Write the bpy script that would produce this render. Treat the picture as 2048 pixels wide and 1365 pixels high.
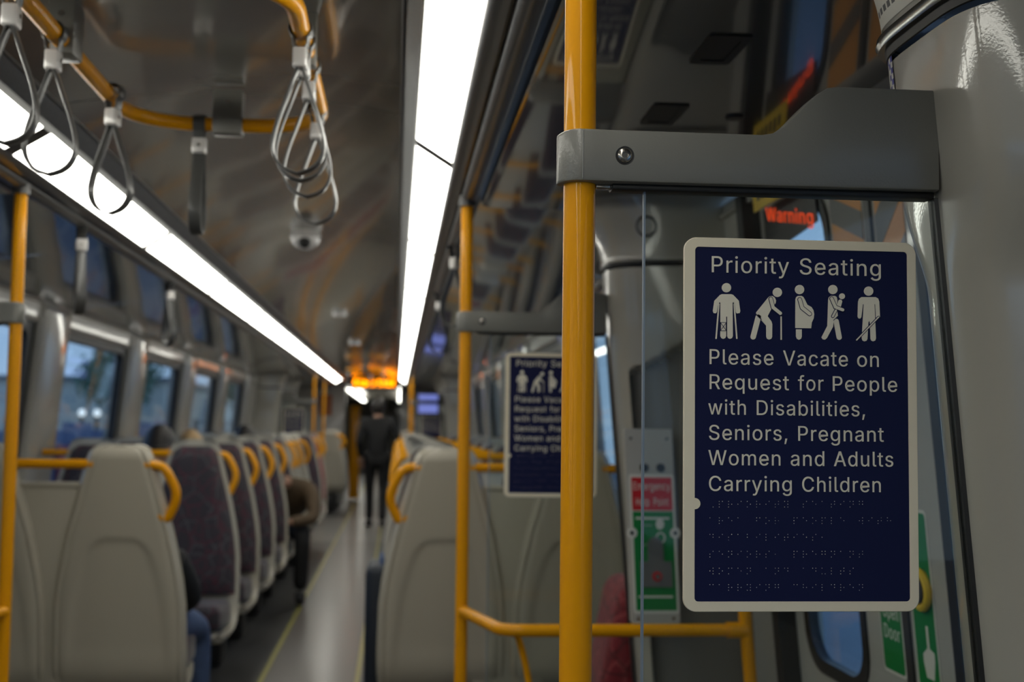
import bpy, bmesh, math, random
from mathutils import Vector, Matrix
random.seed(7)
for o in list(bpy.data.objects): bpy.data.objects.remove(o)
scn = bpy.context.scene
COL = scn.collection
PI = math.pi
H = 1.27            # camera height above the carriage floor
XC = -0.41          # centre line of the carriage

# ------------------------------------------------------------------ camera
F, CX, CY = 2500.0, 1024.0, 682.5
dY = Vector((793 - CX, -(852 - CY), -F)).normalized()
dZ = dY.cross(Vector((1, -0.0122, 0))).normalized()
if dZ.y < 0: dZ = -dZ
dX = dY.cross(dZ)
cam = bpy.data.cameras.new('camera')
cam.sensor_width = 36; cam.lens = 36 * F / 2048
cam.clip_start = 0.02; cam.clip_end = 400
camo = bpy.data.objects.new('camera', cam); COL.objects.link(camo)
camo.matrix_world = Matrix.Translation((0, 0, H)) @ Matrix((dX, dY, dZ)).to_4x4()
cam.dof.use_dof = True
cam.dof.focus_distance = 1.33
cam.dof.aperture_fstop = 5.6
scn.camera = camo

def ray(px, py):
    v = Vector((px - CX, -(py - CY), -F))
    return Vector((dX.dot(v), dY.dot(v), dZ.dot(v)))
def PY(px, py, Y):
    r = ray(px, py) * 1.0; r *= Y / r.y
    return Vector((r.x, r.y, r.z + H))

# ------------------------------------------------------------------ world, exposure
w = bpy.data.worlds.new('world'); scn.world = w; w.use_nodes = True
nt = w.node_tree; nt.nodes.clear()
out = nt.nodes.new('ShaderNodeOutputWorld'); bg = nt.nodes.new('ShaderNodeBackground')
tc = nt.nodes.new('ShaderNodeTexCoord'); sx = nt.nodes.new('ShaderNodeSeparateXYZ')
cr = nt.nodes.new('ShaderNodeValToRGB')
cr.color_ramp.elements[0].position = 0.0; cr.color_ramp.elements[0].color = (0.30, 0.42, 0.60, 1)
cr.color_ramp.elements[1].position = 0.6; cr.color_ramp.elements[1].color = (0.10, 0.20, 0.42, 1)
nt.links.new(tc.outputs['Generated'], sx.inputs[0]); nt.links.new(sx.outputs['Z'], cr.inputs[0])
nt.links.new(cr.outputs[0], bg.inputs[0]); bg.inputs[1].default_value = 1.0
nt.links.new(bg.outputs[0], out.inputs[0])
scn.view_settings.view_transform = 'Standard'
scn.view_settings.look = 'None'
scn.view_settings.gamma = 1
scn.view_settings.exposure = 0.85
LIGHT = 5.0         # radiance of the fluorescent diffusers

# ------------------------------------------------------------------ materials
def mat(name, col, rough=0.5, metal=0.0, coat=0.0, spec=0.5, emit=None, es=0, bump=0, bscale=50, var=0, vscale=20, coat_r=0.05):
    m = bpy.data.materials.new(name); m.use_nodes = True
    n = m.node_tree.nodes; l = m.node_tree.links; b = n['Principled BSDF']
    b.inputs['Base Color'].default_value = (*col, 1)
    b.inputs['Roughness'].default_value = rough
    b.inputs['Metallic'].default_value = metal
    b.inputs['Coat Weight'].default_value = coat
    b.inputs['Coat Roughness'].default_value = coat_r
    b.inputs['Specular IOR Level'].default_value = spec
    if emit: b.inputs['Emission Color'].default_value = (*emit, 1); b.inputs['Emission Strength'].default_value = es
    if bump or var:
        t = n.new('ShaderNodeTexCoord')
    if bump:
        no = n.new('ShaderNodeTexNoise'); no.inputs['Scale'].default_value = bscale; no.inputs['Detail'].default_value = 2
        bu = n.new('ShaderNodeBump'); bu.inputs['Strength'].default_value = bump; bu.inputs['Distance'].default_value = 0.01
        l.new(t.outputs['Object'], no.inputs['Vector']); l.new(no.outputs[0], bu.inputs['Height'])
        l.new(bu.outputs[0], b.inputs['Normal'])
        if coat: l.new(bu.outputs[0], b.inputs['Coat Normal'])
    if var:
        no = n.new('ShaderNodeTexNoise'); no.inputs['Scale'].default_value = vscale; no.inputs['Detail'].default_value = 4
        mx = n.new('ShaderNodeMix'); mx.data_type = 'RGBA'
        mx.inputs[6].default_value = (*[c * (1 - var) for c in col], 1); mx.inputs[7].default_value = (*[min(1, c * (1 + var)) for c in col], 1)
        l.new(t.outputs['Object'], no.inputs['Vector']); l.new(no.outputs[0], mx.inputs[0]); l.new(mx.outputs[2], b.inputs['Base Color'])
    return m
M = {}
M['yellow'] = mat('yellow_paint', (0.80, 0.335, 0.0), 0.42, coat=0.28, spec=0.15)
M['bracket'] = mat('grey_bracket_paint', (0.195, 0.19, 0.17), 0.38, coat=0.25, bump=0.05, bscale=400, coat_r=0.12)
M['black'] = mat('black_rubber', (0.012, 0.012, 0.012), 0.45)
M['dark'] = mat('dark_plastic', (0.035, 0.035, 0.035), 0.4)
M['pillar'] = mat('pillar_gloss', (0.40, 0.38, 0.325), 0.3, coat=0.9, bump=0.012, bscale=330, coat_r=0.06)
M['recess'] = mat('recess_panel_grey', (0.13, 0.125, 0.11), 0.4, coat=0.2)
M['wall'] = mat('wall_panel', (0.43, 0.415, 0.37), 0.35, coat=0.3)
M['ceiling'] = mat('ceiling_satin', (0.33, 0.32, 0.29), 0.17, metal=0.35, coat=0.5, bump=0.06, bscale=2.2, var=0.12, vscale=6)
M['side'] = mat('side_ceiling_gloss', (0.10, 0.10, 0.095), 0.12, coat=1.0, bump=0.02, bscale=1.5, coat_r=0.04)
M['housing'] = mat('housing_aluminium', (0.16, 0.16, 0.16), 0.3, metal=0.6)
M['shell'] = mat('seat_shell_plastic', (0.47, 0.435, 0.355), 0.42, coat=0.15, bump=0.03, bscale=300)
M['steel'] = mat('steel', (0.45, 0.42, 0.38), 0.22, metal=1.0)
M['chrome'] = mat('chrome_trim', (0.35, 0.36, 0.34), 0.2, metal=1.0)
M['strap'] = mat('strap_grey', (0.07, 0.07, 0.068), 0.4, coat=0.15)
M['clamp'] = mat('clamp_silver', (0.62, 0.60, 0.58), 0.25, coat=0.6)
M['frame'] = mat('sign_frame_cream', (0.86, 0.77, 0.59), 0.5, spec=0.3)
M['text'] = mat('sign_letter_cream', (0.85, 0.79, 0.65), 0.5, spec=0.3)
M['blue'] = mat('sign_blue', (0.004, 0.0065, 0.050), 0.5, spec=0.25)
M['green'] = mat('sign_green', (0.01, 0.20, 0.045), 0.5, spec=0.2)
M['red'] = mat('sign_red', (0.55, 0.02, 0.025), 0.5, spec=0.2)
M['white'] = mat('sign_white', (0.72, 0.70, 0.62), 0.4)
M['ylab'] = mat('label_yellow', (0.75, 0.50, 0.02), 0.45)
M['orange'] = mat('label_orange', (0.72, 0.32, 0.08), 0.45)
M['rust'] = mat('poster_rust', (0.40, 0.12, 0.03), 0.5)
M['greylab'] = mat('label_grey', (0.13, 0.13, 0.125), 0.45)
M['helpplate'] = mat('help_plate', (0.45, 0.43, 0.38), 0.4)
M['bluelab'] = mat('label_blue', (0.03, 0.03, 0.30), 0.4)
M['skin'] = mat('skin', (0.42, 0.23, 0.15), 0.5)
M['hair'] = mat('hair_dark', (0.014, 0.010, 0.008), 0.5, bump=0.5, bscale=80)
M['blond'] = mat('hair_fair', (0.42, 0.27, 0.12), 0.5, bump=0.5, bscale=80)
M['cblack'] = mat('cloth_black', (0.008, 0.008, 0.009), 0.8)
M['cbrown'] = mat('cloth_brown', (0.10, 0.065, 0.035), 0.8, var=0.3, vscale=8)
M['jeans'] = mat('denim', (0.07, 0.11, 0.22), 0.85, var=0.3, vscale=30)
M['cred'] = mat('cloth_red', (0.25, 0.02, 0.025), 0.8)
M['navy'] = mat('navy_fabric', (0.012, 0.018, 0.03), 0.6)
M['eye'] = mat('eye', (0.02, 0.015, 0.01), 0.2)
M['lip'] = mat('lip', (0.28, 0.10, 0.08), 0.5)
M['led'] = mat('led_orange', (0.1, 0.02, 0), 0.5, emit=(1.0, 0.24, 0.0), es=5.0)
M['glowred'] = mat('glow_red', (0.1, 0.01, 0), 0.5, emit=(1.0, 0.08, 0.01), es=0.42)
M['lamp'] = mat('lamp_orange', (0.1, 0.02, 0), 0.5, emit=(1.0, 0.16, 0.02), es=3.0)
M['screen'] = mat('screen_blue', (0.01, 0.01, 0.02), 0.3, emit=(0.12, 0.15, 0.42), es=0.75)
M['diff'] = mat('diffuser', (0.8, 0.8, 0.8), 0.5, emit=(1.0, 0.98, 0.88), es=LIGHT)
M['concrete'] = mat('concrete', (0.30, 0.30, 0.30), 0.8, var=0.2, vscale=1.5)
M['beige'] = mat('render_beige', (0.8, 0.74, 0.6), 0.8, var=0.15, vscale=0.5)
M['blueb'] = mat('blue_cladding', (0.17, 0.21, 0.33), 0.7, var=0.3, vscale=0.6)
M['pink'] = mat('pink_panel', (0.55, 0.13, 0.16), 0.7)
M['bark'] = mat('bark', (0.05, 0.035, 0.025), 0.9)
M['leaf'] = mat('leaf', (0.16, 0.30, 0.20), 0.8, var=0.5, vscale=3)
M['lampw'] = mat('lamp_white', (0.5, 0.5, 0.5), 0.5, emit=(0.9, 0.95, 1.0), es=0.9)

def glass_mat(name, tint=(0.92, 0.95, 0.94), rough=0.0, k=1.0):
    m = bpy.data.materials.new(name); m.use_nodes = True
    n = m.node_tree.nodes; l = m.node_tree.links; n.clear()
    o = n.new('ShaderNodeOutputMaterial'); mx = n.new('ShaderNodeMixShader')
    t = n.new('ShaderNodeBsdfTransparent'); t.inputs[0].default_value = (*tint, 1)
    g = n.new('ShaderNodeBsdfGlossy'); g.inputs['Roughness'].default_value = rough
    f = n.new('ShaderNodeFresnel'); f.inputs[0].default_value = 1.5
    ge = n.new('ShaderNodeNewGeometry')
    s = n.new('ShaderNodeMath'); s.operation = 'SUBTRACT'; s.inputs[0].default_value = k
    mu = n.new('ShaderNodeMath'); mu.operation = 'MULTIPLY'; mu.use_clamp = True
    l.new(ge.outputs['Backfacing'], s.inputs[1]); l.new(f.outputs[0], mu.inputs[0]); l.new(s.outputs[0], mu.inputs[1])
    l.new(mu.outputs[0], mx.inputs[0]); l.new(t.outputs[0], mx.inputs[1]); l.new(g.outputs[0], mx.inputs[2])
    l.new(mx.outputs[0], o.inputs[0])
    return m
M['glass'] = glass_mat('clear_glass')
M['winglass'] = glass_mat('window_glass', (0.80, 0.86, 0.88))
M['edge'] = mat('glass_edge', (0.20, 0.25, 0.31), 0.5, spec=0.2)

def fabric(name, base, line, red, sc=9):
    m = bpy.data.materials.new(name); m.use_nodes = True
    n = m.node_tree.nodes; l = m.node_tree.links; b = n['Principled BSDF']
    t = n.new('ShaderNodeTexCoord')
    no = n.new('ShaderNodeTexNoise'); no.inputs['Scale'].default_value = 6
    ad = n.new('ShaderNodeVectorMath'); ad.operation = 'MULTIPLY_ADD'; ad.inputs[1].default_value = (0.12, 0.12, 0.12)
    l.new(t.outputs['Object'], no.inputs['Vector']); l.new(no.outputs['Color'], ad.inputs[0]); l.new(t.outputs['Object'], ad.inputs[2])
    cur = None
    for k, (s, c, th) in enumerate(((sc, line, 0.035), (sc * 1.35, red, 0.045))):
        v = n.new('ShaderNodeTexVoronoi'); v.feature = 'DISTANCE_TO_EDGE'; v.inputs['Scale'].default_value = s
        v.distance = 'EUCLIDEAN'
        l.new(ad.outputs[0], v.inputs['Vector'])
        r = n.new('ShaderNodeMath'); r.operation = 'LESS_THAN'; r.inputs[1].default_value = th
        l.new(v.outputs[0], r.inputs[0])
        mx = n.new('ShaderNodeMix'); mx.data_type = 'RGBA'
        if cur is None: mx.inputs[6].default_value = (*base, 1)
        else: l.new(cur, mx.inputs[6])
        mx.inputs[7].default_value = (*c, 1)
        l.new(r.outputs[0], mx.inputs[0]); cur = mx.outputs[2]
    l.new(cur, b.inputs['Base Color']); b.inputs['Roughness'].default_value = 0.85
    b.inputs['Sheen Weight'].default_value = 0.2
    return m
M['fabric'] = fabric('seat_fabric_purple', (0.034, 0.028, 0.036), (0.068, 0.062, 0.07), (0.072, 0.022, 0.034))
M['fabric_red'] = fabric('seat_fabric_red', (0.24, 0.014, 0.025), (0.34, 0.05, 0.06), (0.13, 0.01, 0.015))

def floor_mat():
    m = bpy.data.materials.new('floor_vinyl'); m.use_nodes = True
    n = m.node_tree.nodes; l = m.node_tree.links; b = n['Principled BSDF']
    ge = n.new('ShaderNodeNewGeometry'); s = n.new('ShaderNodeSeparateXYZ'); l.new(ge.outputs['Position'], s.inputs[0])
    def rng(sock, a, c):
        g = n.new('ShaderNodeMath'); g.operation = 'GREATER_THAN'; g.inputs[1].default_value = a; l.new(sock, g.inputs[0])
        h = n.new('ShaderNodeMath'); h.operation = 'LESS_THAN'; h.inputs[1].default_value = c; l.new(sock, h.inputs[0])
        k = n.new('ShaderNodeMath'); k.operation = 'MULTIPLY'; l.new(g.outputs[0], k.inputs[0]); l.new(h.outputs[0], k.inputs[1]); return k.outputs[0]
    no = n.new('ShaderNodeTexNoise'); no.inputs['Scale'].default_value = 180; l.new(ge.outputs['Position'], no.inputs['Vector'])
    def mix(a, c, f):
        mx = n.new('ShaderNodeMix'); mx.data_type = 'RGBA'
        for i, v in ((6, a), (7, c)):
            if isinstance(v, tuple): mx.inputs[i].default_value = (*v, 1)
            else: l.new(v, mx.inputs[i])
        l.new(f, mx.inputs[0]); return mx.outputs[2]
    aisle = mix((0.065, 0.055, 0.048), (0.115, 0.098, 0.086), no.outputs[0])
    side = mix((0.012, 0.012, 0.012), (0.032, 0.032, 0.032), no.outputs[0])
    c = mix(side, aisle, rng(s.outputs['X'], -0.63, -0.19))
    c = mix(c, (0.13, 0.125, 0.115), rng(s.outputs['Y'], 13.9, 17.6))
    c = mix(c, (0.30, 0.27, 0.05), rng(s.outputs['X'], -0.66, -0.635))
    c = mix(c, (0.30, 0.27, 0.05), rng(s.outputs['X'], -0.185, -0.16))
    l.new(c, b.inputs['Base Color']); b.inputs['Roughness'].default_value = 0.5
    b.inputs['Coat Weight'].default_value = 0.35; b.inputs['Coat Roughness'].default_value = 0.2
    return m
M['floor'] = floor_mat()

# grille material: fine perforation pattern
gm = mat('grille', (0.03, 0.03, 0.03), 0.4, metal=0.3); M['grille'] = gm
n = gm.node_tree.nodes; l = gm.node_tree.links
ge = n.new('ShaderNodeNewGeometry'); wv = n.new('ShaderNodeTexVoronoi'); wv.inputs['Scale'].default_value = 160
l.new(ge.outputs['Position'], wv.inputs['Vector'])
crr = n.new('ShaderNodeValToRGB'); crr.color_ramp.elements[0].position = 0.25; crr.color_ramp.elements[0].color = (0.012, 0.012, 0.012, 1)
crr.color_ramp.elements[1].position = 0.4; crr.color_ramp.elements[1].color = (0.045, 0.045, 0.045, 1)
l.new(wv.outputs['Distance'], crr.inputs[0]); l.new(crr.outputs[0], n['Principled BSDF'].inputs['Base Color'])

# ------------------------------------------------------------------ object helpers
WLOC = {}
def props(o, label=None, cat=None, group=None, kind=None):
    if label: o['label'] = label
    if cat: o['category'] = cat
    if group: o['group'] = group
    if kind: o['kind'] = kind
    return o
def thing(name, label, cat, loc=(0, 0, 0), group=None):
    o = bpy.data.objects.new(name, None); COL.objects.link(o)
    o.location = loc; o.empty_display_size = 0.1
    WLOC[o.name] = Vector(loc)
    return props(o, label, cat, group)
def copy_tree(o, parent=None):
    c = o.copy(); COL.objects.link(c)
    if parent: c.parent = parent
    WLOC[c.name] = WLOC.get(o.name, Vector())
    for ch in list(o.children): copy_tree(ch, c)
    return c

class MB:
    def __init__(s): s.v = []; s.f = []; s.m = []
    def add(s, vs, fs, mi=0):
        b = len(s.v); s.v += [Vector(v) for v in vs]
        s.f += [tuple(b + i for i in f) for f in fs]; s.m += [mi] * len(fs); return s
    def bm_add(s, bm, mi=0):
        bm.verts.ensure_lookup_table(); bm.verts.index_update()
        s.add([v.co.copy() for v in bm.verts], [[v.index for v in f.verts] for f in bm.faces], mi); bm.free(); return s
    def box(s, a, b, bev=0, seg=2, mi=0, xf=None):
        bm = bmesh.new(); bmesh.ops.create_cube(bm, size=1)
        c = [(a[i] + b[i]) / 2 for i in range(3)]; d = [abs(b[i] - a[i]) for i in range(3)]
        for v in bm.verts: v.co = Vector((v.co.x * d[0] + c[0], v.co.y * d[1] + c[1], v.co.z * d[2] + c[2]))
        if bev: bmesh.ops.bevel(bm, geom=bm.edges[:], offset=min(bev, min(d) * 0.49), segments=seg, profile=0.5, affect='EDGES')
        if xf:
            for v in bm.verts: v.co = xf(v.co)
        return s.bm_add(bm, mi)
    def hexa(s, p8, bev=0, mi=0):
        bm = bmesh.new(); vs = [bm.verts.new(p) for p in p8]
        for f in ((0, 3, 2, 1), (4, 5, 6, 7), (0, 1, 5, 4), (1, 2, 6, 5), (2, 3, 7, 6), (3, 0, 4, 7)): bm.faces.new([vs[i] for i in f])
        bmesh.ops.recalc_face_normals(bm, faces=bm.faces[:])
        if bev: bmesh.ops.bevel(bm, geom=bm.edges[:], offset=bev, segments=3, profile=0.5, affect='EDGES')
        return s.bm_add(bm, mi)
    def tube(s, pts, r, n=14, closed=False, caps=True, mi=0, flat=None):
        pts = [Vector(p) for p in pts]; N = len(pts)
        rr = r if isinstance(r, (list, tuple)) else [r] * N
        T = []
        for i in range(N):
            if closed: t = pts[(i + 1) % N] - pts[i - 1]
            else: t = pts[min(i + 1, N - 1)] - pts[max(i - 1, 0)]
            T.append(t.normalized())
        up = Vector((0, 0, 1)) if abs(T[0].z) < 0.9 else Vector((0, 1, 0))
        nrm = (up - T[0] * up.dot(T[0])).normalized()
        vs = []
        for i in range(N):
            nrm = (nrm - T[i] * nrm.dot(T[i])).normalized(); bi = T[i].cross(nrm)
            for k in range(n):
                a = 2 * PI * k / n
                vs.append(pts[i] + (nrm * math.cos(a) + bi * math.sin(a)) * rr[i])
        fs = []
        for i in range(N if closed else N - 1):
            j = (i + 1) % N
            for k in range(n):
                k2 = (k + 1) % n
                fs.append((i * n + k, i * n + k2, j * n + k2, j * n + k))
        if not closed and caps:
            fs.append(tuple(range(n))[::-1]); fs.append(tuple((N - 1) * n + k for k in range(n)))
        return s.add(vs, fs, mi)
    def prism(s, poly, fn, d0, d1, mi=0):
        """poly: 2-D outline; fn(u,v,d)->3-D point; extruded between depths d0 and d1"""
        n = len(poly); vs = [fn(u, v, d0) for u, v in poly] + [fn(u, v, d1) for u, v in poly]
        bm = bmesh.new(); bv = [bm.verts.new(v) for v in vs]
        bm.faces.new(bv[:n]); bm.faces.new(bv[n:][::-1]); bm.normal_update()
        for i in range(n): bm.faces.new((bv[i], bv[n + i], bv[n + (i + 1) % n], bv[(i + 1) % n]))
        bmesh.ops.triangulate(bm, faces=[f for f in bm.faces if len(f.verts) > 4])
        bmesh.ops.recalc_face_normals(bm, faces=bm.faces[:])
        return s.bm_add(bm, mi)
    def grid(s, rows, closed=False, mi=0, flip=False):
        R = len(rows); C = len(rows[0]); vs = [p for r in rows for p in r]; fs = []
        for i in range(R - 1):
            for j in range(C if closed else C - 1):
                k = (j + 1) % C
                q = (i * C + j, i * C + k, (i + 1) * C + k, (i + 1) * C + j)
                fs.append(q[::-1] if flip else q)
        return s.add(vs, fs, mi)
    def sphere(s, c, r, seg=16, rings=10, mi=0, fn=None):
        bm = bmesh.new(); bmesh.ops.create_uvsphere(bm, u_segments=seg, v_segments=rings, radius=1)
        r = (r, r, r) if not isinstance(r, (tuple, list)) else r
        for v in bm.verts:
            p = v.co.copy()
            if fn: p = fn(p)
            v.co = Vector((p.x * r[0] + c[0], p.y * r[1] + c[1], p.z * r[2] + c[2]))
        return s.bm_add(bm, mi)
    def cyl(s, a, b, r, n=24, r2=None, mi=0):
        return s.tube([a, b], [r, r if r2 is None else r2], n, mi=mi)
    def build(s, name, mats, parent=None, ang=35, smooth=True, recalc=True, **kw):
        off = WLOC.get(parent.name, Vector()) if parent else Vector()
        me = bpy.data.meshes.new(name)
        me.from_pydata([v - off for v in s.v], [], s.f)
        mats = mats if isinstance(mats, list) else [mats]
        for m in mats: me.materials.append(M[m])
        for p, mi in zip(me.polygons, s.m): p.material_index = mi
        bm = bmesh.new(); bm.from_mesh(me)
        if recalc: bmesh.ops.recalc_face_normals(bm, faces=bm.faces[:])
        for f in bm.faces: f.smooth = smooth
        for e in bm.edges:
            if len(e.link_faces) == 2 and e.calc_face_angle(0) > math.radians(ang): e.smooth = False
        bm.to_mesh(me); bm.free()
        o = bpy.data.objects.new(name, me); COL.objects.link(o)
        if parent: o.parent = parent
        WLOC[o.name] = off if parent else Vector()
        props(o, **kw)
        return o
def struct(name, mb, m, **k): return mb.build(name, m, kind='structure', **k)

def arc2(cx, cy, r, a0, a1, n):
    return [(cx + r * math.cos(math.radians(a0 + (a1 - a0) * i / n)), cy + r * math.sin(math.radians(a0 + (a1 - a0) * i / n))) for i in range(n + 1)]
def rrect(x0, x1, y0, y1, r, n=6):
    return arc2(x1 - r, y1 - r, r, 0, 90, n) + arc2(x0 + r, y1 - r, r, 90, 180, n) + arc2(x0 + r, y0 + r, r, 180, 270, n) + arc2(x1 - r, y0 + r, r, 270, 360, n)
def smooth_path(pts, r=0.05, n=6):
    """round the corners of a polyline"""
    pts = [Vector(p) for p in pts]; o = [pts[0]]
    for i in range(1, len(pts) - 1):
        a, b, c = pts[i - 1], pts[i], pts[i + 1]
        d1 = (a - b); d2 = (c - b); k = min(r, d1.length * 0.48, d2.length * 0.48)
        p, q = b + d1.normalized() * k, b + d2.normalized() * k
        for j in range(n + 1):
            t = j / n; o.append((1 - t) ** 2 * p + 2 * t * (1 - t) * b + t * t * q)
    return o + [pts[-1]]
def lerp_tab(tab, x):
    if x <= tab[0][0]: return tab[0][1]
    for (a, b), (c, d) in zip(tab, tab[1:]):
        if x <= c: return b + (d - b) * (x - a) / (c - a)
    return tab[-1][1]
def sstep(a, b, x):
    t = max(0, min(1, (x - a) / (b - a))); return t * t * (3 - 2 * t)

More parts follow.
